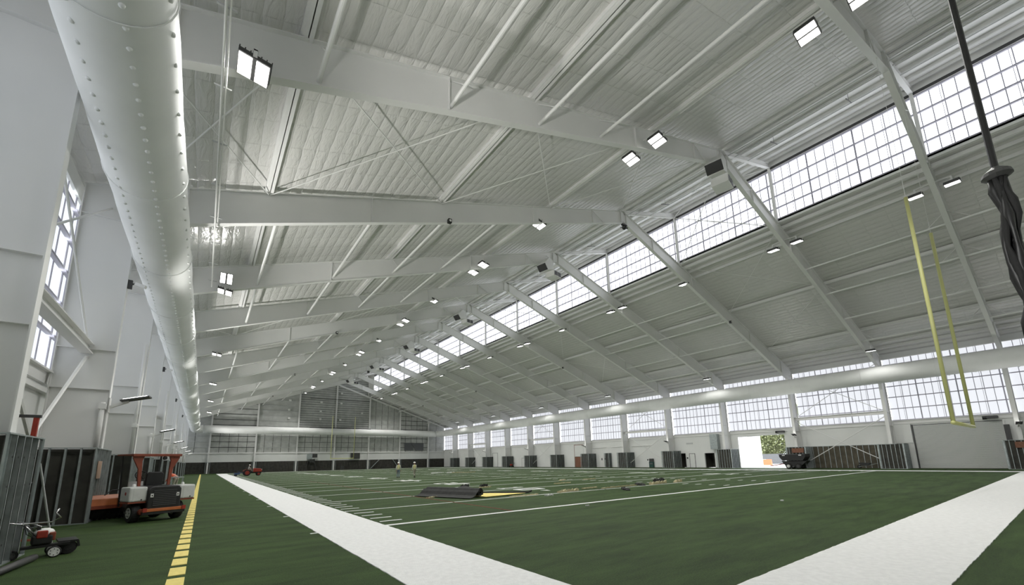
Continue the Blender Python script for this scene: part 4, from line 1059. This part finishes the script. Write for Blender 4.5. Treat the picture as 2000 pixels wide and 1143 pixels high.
b = MB(); b.tube([(0.16+0.1*math.sin(2*PI*k/16), 0.17*math.cos(2*PI*k/16), 1.25+0.12*math.cos(2*PI*k/16)*0+0.14*math.sin(2*PI*k/16)) for k in range(16)], 0.015, 6, closed=True); b.tube([(0.16, 0, 1.25), (0.4, 0, 1.1)], 0.02, 6); b.build('steering_wheel', M_black, tr)
b = MB(); b.box(1.66, 2.1, -0.35, 0.35, 0.5, 0.62); b.build('front_weight', M_black, tr)
imp = MB(); imp.bar((-1.0, 0, 0.5), (-1.7, 0, 0.55), 0.1); imp.box(-2.3, -1.6, -0.75, 0.75, 0.28, 0.52); imp.bar((-1.4, 0, 0.55), (-1.9, 0, 0.8), 0.08)
im = imp.build('implement', M_blue, tr, bevel=0.02)
for s in (-1, 1): wheel(tr, (-2.1, s*0.6, 0.18), 0.18, 0.12, M_grey, 1, name='implement_wheel')

# ================================================================== PEOPLE
def remesh(b, name, mats, pick, parent, voxel=0.014):
    me = b.mesh(name + '_raw', mats); o = bpy.data.objects.new('tmp', me); C.objects.link(o)
    m = o.modifiers.new('r', 'REMESH'); m.mode = 'VOXEL'; m.voxel_size = voxel
    s = o.modifiers.new('s', 'SMOOTH'); s.factor = 0.5; s.iterations = 2
    dg = bpy.context.evaluated_depsgraph_get(); ev = o.evaluated_get(dg)
    me2 = bpy.data.meshes.new_from_object(ev); me2.name = name
    bpy.data.objects.remove(o)
    me2.materials.clear()
    for mm in mats: me2.materials.append(mm)
    for p in me2.polygons: p.material_index = pick(p.center); p.use_smooth = True
    r = bpy.data.objects.new(name, me2); C.objects.link(r); r.parent = parent; return r
def limb(b, pts, rs, n=12):
    b.tube(pts, 0.05, n, rs=rs)
    for p, r in zip(pts, rs): b.ball(p, r*0.99, n=n, m=8)
def hand(b, wrist, d, palm_n):
    """palm, four uneven fingers and a thumb, slightly curled"""
    w = Vector(wrist); d = Vector(d).normalized(); nrm = Vector(palm_n).normalized(); s = d.cross(nrm).normalized()
    for t in (-1, 0, 1): limb(b, [w, w + d*0.09 + s*0.022*t], [0.022, 0.019], 8)
    for i, L_ in enumerate((0.070, 0.080, 0.076, 0.058)):
        o = w + d*0.09 + s*(-0.033+0.022*i)
        p1 = o + d*L_*0.5 + nrm*0.008; p2 = o + d*L_*0.9 + nrm*0.03
        limb(b, [o, p1, p2], [0.0115, 0.010, 0.009], 8)
    o = w + d*0.03 - s*0.03; limb(b, [o, o - s*0.035 + d*0.03 + nrm*0.012, o - s*0.045 + d*0.065 + nrm*0.02], [0.014, 0.012, 0.010], 8)
def person(loc, rz, label, J, cols, vest, lower=0.93, sleeve=1.15):
    """J: joints in local metres, facing +y"""
    t = thing('person', label, 'person', loc, rz)
    V = {k: Vector(v) for k, v in J.items()}
    b = MB()
    up = (V['neck'] - V['hip']).normalized()
    sh = (V['shR'] - V['shL']).normalized()
    n = 14; rings = [(0.0, 0.165, 0.115), (0.25, 0.145, 0.10), (0.5, 0.155, 0.11), (0.75, 0.18, 0.115), (0.93, 0.16, 0.10), (1.0, 0.07, 0.07)]
    fw = up.cross(sh).normalized() * -1
    if fw.y < 0: fw = -fw
    vs = []; fs = []
    for a, rx, ry in rings:
        c = V['hip'].lerp(V['neck'], a)
        for k in range(n): q = 2*PI*k/n; vs.append(c + sh*rx*math.cos(q) + fw*ry*math.sin(q))
    for i in range(len(rings)-1):
        for k in range(n): fs.append((i*n+k, i*n+(k+1) % n, (i+1)*n+(k+1) % n, (i+1)*n+k))
    fs += [tuple(range(n))[::-1], tuple(range((len(rings)-1)*n, len(rings)*n))]
    b.add(vs, fs)
    H = V['head']; hf = V.get('look', Vector((0, 1, 0))).normalized(); hs = hf.cross(Vector((0, 0, 1))).normalized()
    limb(b, [V['neck'] - up*0.05, H - Vector((0, 0, 0.06))], [0.065, 0.06])
    b.ball(H, 0.105, 0.80, 0.95, 1.15, 16, 12)
    b.ball(H + hf*0.03 - Vector((0, 0, 0.07)), 0.06, 0.9, 0.95, 0.9)
    b.ball(H + hf*0.10 - Vector((0, 0, 0.015)), 0.018, 0.8, 1.2, 1.4)
    b.ball(H + hf*0.088 - Vector((0, 0, 0.06)), 0.022, 1.2, 0.6, 0.5)
    for s in (-1, 1): b.ball(H + hs*0.085*s, 0.025, 0.4, 0.9, 1.2)
    for s in 'LR':
        limb(b, [V['sh'+s], V['el'+s], V['wr'+s]], [0.062, 0.045, 0.029])
        d = V['wr'+s] - V['el'+s]; inn = V['hip'] - V['wr'+s]; inn -= d.normalized()*inn.dot(d.normalized())
        hand(b, V['wr'+s] + d.normalized()*0.005, d, inn)
        limb(b, [V['hp'+s], V['kn'+s], V['an'+s]], [0.095, 0.062, 0.045])
        a = V['an'+s]; ft = V['toe'+s] - a; ft.z = 0; ft = ft.normalized()
        limb(b, [a + Vector((0, 0, -0.03)) - ft*0.03, a - Vector((0, 0, 0.045)) + ft*0.09, a - Vector((0, 0, 0.055)) + ft*0.17], [0.045, 0.042, 0.032])
    skin, shirt, trous, shoe = cols
    wr = [V['wrL'], V['wrR'], V['elL'], V['elR']]
    def pick(c):
        c = Vector(c)
        if (c - H).length < 0.16 or (c-V['neck']).length < 0.07: return 0
        for s in 'LR':
            if (c - V['an'+s]).length < 0.10 or (c - V['an'+s] - Vector((0, 0, -0.03))).length < 0.11 or (c-V['toe'+s]).length < 0.13: return 3
        for s in 'LR':
            A, E_, W_ = V['sh'+s], V['el'+s], V['wr'+s]
            ax = (W_-E_); tt = (c-E_).dot(ax)/ax.length_squared
            dist = (c - E_ - ax*max(0, tt)).length
            if tt > (0.85 if sleeve > 1 else 0.0) and dist < 0.14: return 0
        if (c - V['hip']).dot(up) > -0.02 and c.z > V['hip'].z - 0.3: 
            return 1
        return 2
    remesh(b, 'body', [skin, shirt, trous, shoe], pick, t)
    # eyes
    e = MB()
    for s in (-1, 1): e.ball(H + hf*0.094 + hs*0.032*s + Vector((0, 0, 0.012)), 0.010)
    e.build('eyes', M_black, t)
    # hard hat with brim
    hb = MB(); c0 = H + Vector((0, 0, 0.045)); n2 = 18; vs = []; fs = []
    prof = [(0.125, -0.01), (0.122, 0.03), (0.105, 0.075), (0.07, 0.105), (0.0, 0.118)]
    hb.lathe([(0.145, -0.012), (0.145, 0.0)] + [(r, z) for r, z in prof[1:4]] + [(0.01, 0.118)], tuple(c0), n=n2)
    hb.ball(c0 + hf*0.12 - Vector((0, 0, 0.004)), 0.08, 0.9, 0.9, 0.12)
    hh = hb.build('hard_hat', M_hat, t, smooth=True)
    rg = MB(); rg.bar(c0 + Vector((0, 0, 0.115)) - hf*0.09, c0 + Vector((0, 0, 0.115)) + hf*0.09, 0.03, 0.012); rg.build('hat_ridge', M_hat, hh)
    if vest:
        vb = MB(); vs = []; fs = []
        for a, rx, ry in [(0.0, 0.185, 0.135), (0.25, 0.172, 0.125), (0.5, 0.18, 0.13), (0.78, 0.20, 0.135), (0.97, 0.13, 0.115)]:
            c = V['hip'].lerp(V['neck'], a)
            for k in range(n): q = 2*PI*k/n; vs.append(c + sh*rx*math.cos(q) + fw*ry*math.sin(q))
        for i in range(4):
            for k in range(n): fs.append((i*n+k, i*n+(k+1) % n, (i+1)*n+(k+1) % n, (i+1)*n+k))
        vb.add(vs, fs); v = vb.build('safety_vest', vest, t, smooth=True)
        so = v.modifiers.new('s', 'SOLIDIFY'); so.thickness = 0.012
        st = MB()
        for a, rx, ry in ((0.30, 0.178, 0.131), (0.12, 0.184, 0.136)):
            c = V['hip'].lerp(V['neck'], a)
            st.tube([c + sh*rx*math.cos(2*PI*k/24) + fw*ry*math.sin(2*PI*k/24) for k in range(24)], 0.014, 6, closed=True)
        for s in (-1, 1):
            st.tube([V['hip'] + sh*0.09*s - fw*0.135 + up*0.02, V['hip'].lerp(V['neck'], 0.6) + sh*0.08*s - fw*0.138, V['neck'] + sh*0.08*s - fw*0.08], 0.014, 6)
        st.build('reflective_band', M_tank, v)
    return t
walkA = dict(hip=(0, 0, 0.95), neck=(0, 0.03, 1.47), head=(0.01, 0.06, 1.64), shL=(-0.19, 0.02, 1.40), shR=(0.19, 0.02, 1.40),
             elL=(-0.27, -0.06, 1.13), wrL=(-0.27, 0.02, 0.88), elR=(0.27, 0.0, 1.12), wrR=(0.30, 0.12, 0.89),
             hpL=(-0.09, 0, 0.90), hpR=(0.09, 0, 0.90), knL=(-0.10, 0.12, 0.50), anL=(-0.11, 0.02, 0.09), knR=(0.09, 0.04, 0.49), anR=(0.06, -0.16, 0.10),
             toeL=(-0.11, 0.18, 0.03), toeR=(0.07, 0.0, 0.03))
person((13.45, 42.9, 0), -0.15, 'worker in yellow vest and blue-grey jeans walking away, beside another worker', walkA, (M_skin, M_shirt, M_jeans, M_shoe), M_vest, sleeve=1.15)
walkB = dict(walkA); walkB.update(knL=(-0.10, 0.02, 0.49), anL=(-0.13, -0.30, 0.20), toeL=(-0.13, -0.16, 0.10), knR=(0.10, 0.14, 0.50), anR=(0.10, 0.12, 0.09), toeR=(0.10, 0.28, 0.03),
                                  elL=(-0.28, 0.02, 1.13), wrL=(-0.30, 0.12, 0.90), elR=(0.26, 0.08, 1.13), wrR=(0.20, 0.26, 1.05))
person((15.0, 42.0, 0), 0.1, 'worker in yellow vest and khaki trousers striding across the field', walkB, (M_skin, M_shirt, M_khaki, M_shoe), M_vest)
drv = dict(hip=(0, 0, 0.22), neck=(0, 0.10, 0.70), head=(0, 0.16, 0.87), shL=(-0.19, 0.09, 0.64), shR=(0.19, 0.09, 0.64), look=(0, 1, -0.1),
           elL=(-0.24, 0.22, 0.42), wrL=(-0.16, 0.42, 0.46), elR=(0.25, 0.2, 0.40), wrR=(0.18, 0.36, 0.36),
           hpL=(-0.10, 0.0, 0.18), hpR=(0.10, 0, 0.18), knL=(-0.15, 0.42, 0.22), anL=(-0.15, 0.50, -0.20), knR=(0.15, 0.42, 0.22), anR=(0.15, 0.5, -0.20),
           toeL=(-0.15, 0.66, -0.26), toeR=(0.15, 0.66, -0.26))
person((1.95, 81.78, 0.86), 0.05-PI/2, 'person in light clothes and white hard hat driving the red tractor', drv, (M_skin, M_shirt, M_shirt, M_shoe), None)
bend = dict(hip=(0, 0, 0.90), neck=(0, 0.42, 1.18), head=(0, 0.58, 1.22), shL=(-0.19, 0.36, 1.14), shR=(0.19, 0.36, 1.14), look=(0, 0.8, -0.5),
            elL=(-0.30, 0.44, 0.88), wrL=(-0.26, 0.62, 0.70), elR=(0.32, 0.30, 0.90), wrR=(0.22, 0.34, 0.70),
            hpL=(-0.10, 0, 0.86), hpR=(0.10, 0, 0.86), knL=(-0.13, 0.08, 0.48), anL=(-0.14, -0.04, 0.09), knR=(0.13, 0.08, 0.48), anR=(0.14, -0.02, 0.09),
            toeL=(-0.14, 0.14, 0.03), toeR=(0.14, 0.14, 0.03))
person((-6.0, 39.6, 0), 0.9, 'worker in orange vest bending beyond the sweeper', bend, (M_skin, M_vorange, M_khaki, M_shoe), M_vorange)
wbx = thing('work_stand', 'small grey work stand beside the bending worker', 'stand', (-5.9, 38.4, 0))
b = MB(); b.box(-0.4, 0.4, -0.3, 0.3, 0.95, 1.03); b.build('top', M_galv, wbx)
for s in (-1, 1):
    for q in (-1, 1): b = MB(); b.box(s*0.33-0.04, s*0.33+0.04, q*0.24-0.04, q*0.24+0.04, 0, 0.95); b.build('leg', M_galv, wbx)

# ================================================================== TURF ROLL AND SCRAPS
rl = thing('turf_roll', 'half-rolled dark-backed turf lying on the field with yellow underside showing', 'turf roll', (0, 0, 0.0))
# roll: sheet strip rolled at its near edge, axis from (5.4,17.9) to (6.95,14.7)
A = Vector((5.55, 18.2, 0)); B_ = Vector((6.75, 14.75, 0)); ax = (B_-A).normalized(); pr = Vector((ax.y, -ax.x, 0)); 
if pr.x > 0: pr = -pr
b = MB(); spiral = []
for i in range(60):
    a = i/59*2*PI*2.6; r = 0.06 + 0.17*i/59; spiral.append((r*math.cos(a), 0.25 + r*math.sin(a)))
def sheet(b, prof, A, B, th=0.02):
    n = len(prof); vs = []
    for P in (A, B):
        for (u, z) in prof: vs.append(P + pr*u + Vector((0, 0, z)))
    for P in (A, B):
        for i, (u, z) in enumerate(prof):
            p0 = prof[max(0, i-1)]; p1 = prof[min(n-1, i+1)]; d = Vector((p1[0]-p0[0], p1[1]-p0[1])); d = d.normalized() if d.length > 0 else Vector((1, 0))
            vs.append(P + pr*(u - d.y*th) + Vector((0, 0, z + d.x*th)))
    fs = []
    for i in range(n-1):
        fs += [(i, i+1, n+i+1, n+i), (2*n+i, 3*n+i, 3*n+i+1, 2*n+i+1), (i, 2*n+i, 2*n+i+1, i+1), (n+i, n+i+1, 3*n+i+1, 3*n+i)]
    fs += [(0, n, 3*n, 2*n), (n-1, 3*n-1-0, 4*n-1, 2*n-1)]
    fs = [f for f in fs if max(f) < 4*n]
    b.add(vs, fs)
sheet(b, spiral, A, B_); b.build('roll', M_back, rl)
b = MB(); sheet(b, [(0.22, 0.36), (0.38, 0.26), (0.52, 0.12), (0.70, 0.05), (0.92, 0.03)], A - ax*0.05, B_ + ax*0.1); b.build('loose_flap', M_back, rl)
b = MB(); b.add([(6.0, 18.2, 0.035), (6.95, 14.75, 0.035), (9.9, 15.0, 0.035), (6.9, 18.1, 0.035), (6.0, 18.2, 0.01), (6.95, 14.75, 0.01), (9.9, 15.0, 0.01), (6.9, 18.1, 0.01)],
                [(0, 1, 2, 3), (7, 6, 5, 4), (0, 4, 5, 1), (1, 5, 6, 2), (2, 6, 7, 3), (3, 7, 4, 0)]); b.build('turned_sheet', M_back, rl)
b = MB(); b.add([(6.5, 17.4, 0.05), (6.9, 14.45, 0.05), (9.6, 14.8, 0.05), (7.6, 16.9, 0.05), (6.5, 17.4, 0.036), (6.9, 14.45, 0.036), (9.6, 14.8, 0.036), (7.6, 16.9, 0.036)],
                [(0, 1, 2, 3), (7, 6, 5, 4), (0, 4, 5, 1), (1, 5, 6, 2), (2, 6, 7, 3), (3, 7, 4, 0)]); b.build('yellow_patch', M_yellow, rl)
b = MB(); b.tube([(7.2, 17.9, 0.06), (8.3, 16.5, 0.05), (10.0, 15.05, 0.06), (10.2, 15.0, 0.12)], 0.05, 8); b.build('curled_edge', M_back, rl)
def scrap(x, y, L_, ang, m, label, h=0.05, wd=0.18, cat='turf scrap'):
    b = MB(); n = 12; vs = []; fs = []
    sd = random.random()*9
    for i in range(n+1):
        t = i/n - 0.5; cx = L_*t; cy = 0.12*math.sin(3*t+sd)*L_*0.4; z = 0.03 + h*abs(math.sin(5*t*PI+sd)); ww = wd*(0.6+0.4*math.sin(i*1.7+sd))
        vs += [(cx, cy-ww/2, z), (cx, cy+ww/2, z*0.6+0.01), (cx, cy+ww/2, 0.004), (cx, cy-ww/2, 0.004)]
    for i in range(n):
        for k in range(4): fs.append((4*i+k, 4*i+(k+1) % 4, 4*i+4+(k+1) % 4, 4*i+4+k))
    fs += [(0, 1, 2, 3), (4*n+3, 4*n+2, 4*n+1, 4*n)]
    b.add(vs, fs); o = b.build('turf_scrap', m, at=(x, y, 0.0)); o.rotation_euler = (0, 0, ang)
    return tag(o, label, cat, 'scraps of turf and seam tape')
SC = [(11.9, 13.9, 1.7, 0.1, M_tape, 'pale crumpled tape on the yard line right of the turf roll', 0.16), (14.9, 12.4, 1.1, 0.9, M_back, 'dark folded scrap with pale edge between two yard lines', 0.13),
      (18.6, 14.2, 1.0, 1.1, M_back, 'dark scrap standing on the second yard line', 0.14), (20.4, 14.1, 2.4, 0.1, M_tape, 'long beige scrap near the hash marks', 0.2),
      (22.8, 14.1, 1.4, 0.3, M_tape, 'bright beige crumpled scrap by the hash marks', 0.2), (23.2, 16.0, 2.0, 0.2, M_back, 'dark arched scrap beyond the beige ones', 0.25),
      (21.9, 14.9, 1.0, 0.4, M_back, 'short dark scrap among the beige ones', 0.16), (14.6, 14.9, 1.3, 0.0, M_tape, 'thin beige strip on the yard line before the roll', 0.06),
      (16.6, 14.2, 3.4, 0.03, M_tape, 'long straight beige strip lying along the yard line', 0.05), (5.2, 16.6, 1.0, 0.2, M_tape, 'small beige strip at the outer end of the turf roll', 0.06),
      (8.8, 13.9, 1.9, 0.1, M_tape, 'flat beige strip in front of the yellow sheet', 0.05), (9.9, 21.8, 0.9, 0.5, M_back, 'dark crumpled heap behind the turf roll', 0.25),
      (11.3, 21.6, 0.7, 0.3, M_back, 'small dark heap with pale edges behind the turf roll', 0.22), (11.0, 21.0, 1.0, 0.1, M_tape, 'pale strip beside the dark heaps', 0.06),
      (9.6, 12.9, 0.5, 0.2, M_wht, 'small white scrap in front of the first yard line', 0.08), (17.2, 20.0, 1.6, 0.1, M_tape, 'thin beige line beyond the yard number', 0.06),
      (24.0, 55.5, 1.4, 0.3, M_wht, 'white scrap first in the far heap row', 0.12), (25.4, 56.3, 1.2, 0.1, M_wht, 'white scrap second in the far heap row', 0.12), (26.2, 54.5, 1.8, 0.4, M_wht, 'larger white scrap in the middle of the far heap row', 0.2),
      (27.2, 54.0, 2.2, 0.1, M_tape, 'beige scrap in the far heap row', 0.12), (28.6, 53.0, 2.5, 0.2, M_tape, 'pale beige scrap ending the far heap row', 0.1), (22.6, 22.4, 1.5, 0.1, M_tape, 'beige strip between the far yard lines', 0.06),
      (20.0, 23.0, 1.2, 0.5, M_tape, 'short beige scrap past the middle hash marks', 0.08), (7.6, 8.4, 0.16, 0.2, M_wht, 'tiny white chip in the end zone', 0.02), (14.0, 4.1, 0.12, 0.2, M_wht, 'tiny white chip deep in the end zone', 0.02)]
for x, y, L_, a, m, lb, h in SC: scrap(x, y, L_, a, m, lb, h, wd=0.12 if L_ < 0.3 else 0.24)
b = MB(); b.lathe([(0.02, 0.0), (0.55, 0.0), (0.5, 0.12), (0.38, 0.28), (0.2, 0.34), (0.02, 0.36)], (7.9, 18.4, 0.0), n=16)
tag(b.build('turf_heap', M_back, smooth=True), 'dark rounded heap of turf backing just behind the roll', 'turf heap')

# ================================================================== OUTSIDE THE OPENING
b = MB(); b.box(XR+0.2, 170, -20, 110, -0.35, -0.05); struct(b.build('ground', M_conc))
t = thing('plastic_curtain', 'bright white sheet closing half of the open doorway', 'curtain', (XR+0.1, 24.75, 0))
b = MB()
n = 24; vs = []; fs = []
for i in range(n+1):
    y = -1.5 + 3.0*i/n; x = 0.03*math.sin(i*1.3); vs += [(x, y, 0.0), (x, y, 4.4), (x+0.01, y, 4.4), (x+0.01, y, 0.0)]
for i in range(n):
    for k in range(4): fs.append((4*i+k, 4*i+(k+1) % 4, 4*i+4+(k+1) % 4, 4*i+4+k))
b.add(vs, fs); b.build('sheet', M_panel_cl, t)  # emission imitates daylight coming through the sheet
b = MB(); b.box(-0.03, 0.05, -1.5, 1.5, 4.36, 4.42); b.build('header_rail', M_steel, t)
def tree(loc, h, r, label, seed):
    random.seed(seed)
    t = thing('tree', label, 'tree', loc, 0, 'trees outside the opening')
    b = MB(); b.tube([(0, 0, 0), (0.1, 0.1, h*0.4), (0, 0, h*0.75)], 0.2, 8, rs=[0.25, 0.18, 0.08]); b.build('trunk', M_bark, t)
    b = MB()
    for i in range(5200):
        th = random.random()*2*PI; z = random.random(); rr = r*math.sin(PI*min(1, 0.15+z*0.85))*math.sqrt(random.random())
        c = Vector((rr*math.cos(th), rr*math.sin(th), h*(0.12+0.88*z))); u = Vector((random.uniform(-1, 1), random.uniform(-1, 1), random.uniform(-1, 1))).normalized(); v = u.cross(Vector((0.3, 0.2, 1))).normalized(); s = random.uniform(0.15, 0.34)
        b.add([c-u*s, c+v*s*0.6, c+u*s, c-v*s*0.6], [(0, 1, 2, 3)])
    b.build('crown', M_leaf, t)
for i, (x, y, h, r) in enumerate(((96, 30, 8, 4.5), (98, 36, 11, 4), (100, 41, 9, 4.5), (104, 34, 13, 5), (92, 40, 6, 3), (106, 45, 12, 5))):
    tree((x, y, -0.1), h, r, ['pale leafy tree beyond the blue fence', 'taller leafy tree behind the pale one', 'broad tree beside the white curtain edge', 'tallest tree at the back', 'low bush before the trees', 'tall tree seen beside the curtain'][i] + ' outside the opening', 50+i)
random.seed(99)
for i, (y0, y1, m) in enumerate(((31, 36, M_tarp), (36.2, 41, M_fence), (26, 30.8, M_tarp))):
    b = MB(); b.box(86, 86.06, y0, y1, -0.05, 1.9); f = b.build('fence_panel', m)
    tag(f, ['dark mesh fence panel outside the opening', 'blue cloth fence panel outside the opening', 'dark mesh fence panel at the edge of the opening view'][i], 'fence', 'fence panels outside')
    for y in (y0+0.05, y1-0.05): b = MB(); b.box(85.93, 86.0, y-0.04, y+0.04, -0.05, 2.0); b.build('post', M_galv, f)
for i, (x, y, m, lb) in enumerate(((78, 32.0, M_wht, 'white barrier block outside, nearer the spreader'), (78, 34.2, M_wht, 'white barrier block in the middle of the opening view'), (79, 36.0, M_vorange, 'red barrier block outside beside the white ones'), (76, 30.3, M_vorange, 'low red barrier outside next to the spreader'))):
    b = MB(); b.prism([(-0.3, 0), (0.3, 0), (0.12, 1.0), (-0.12, 1.0)], 1, -0.9, 0.9)
    tag(b.build('road_barrier', m, at=(x, y, -0.05)), lb, 'barrier', 'road barriers outside')
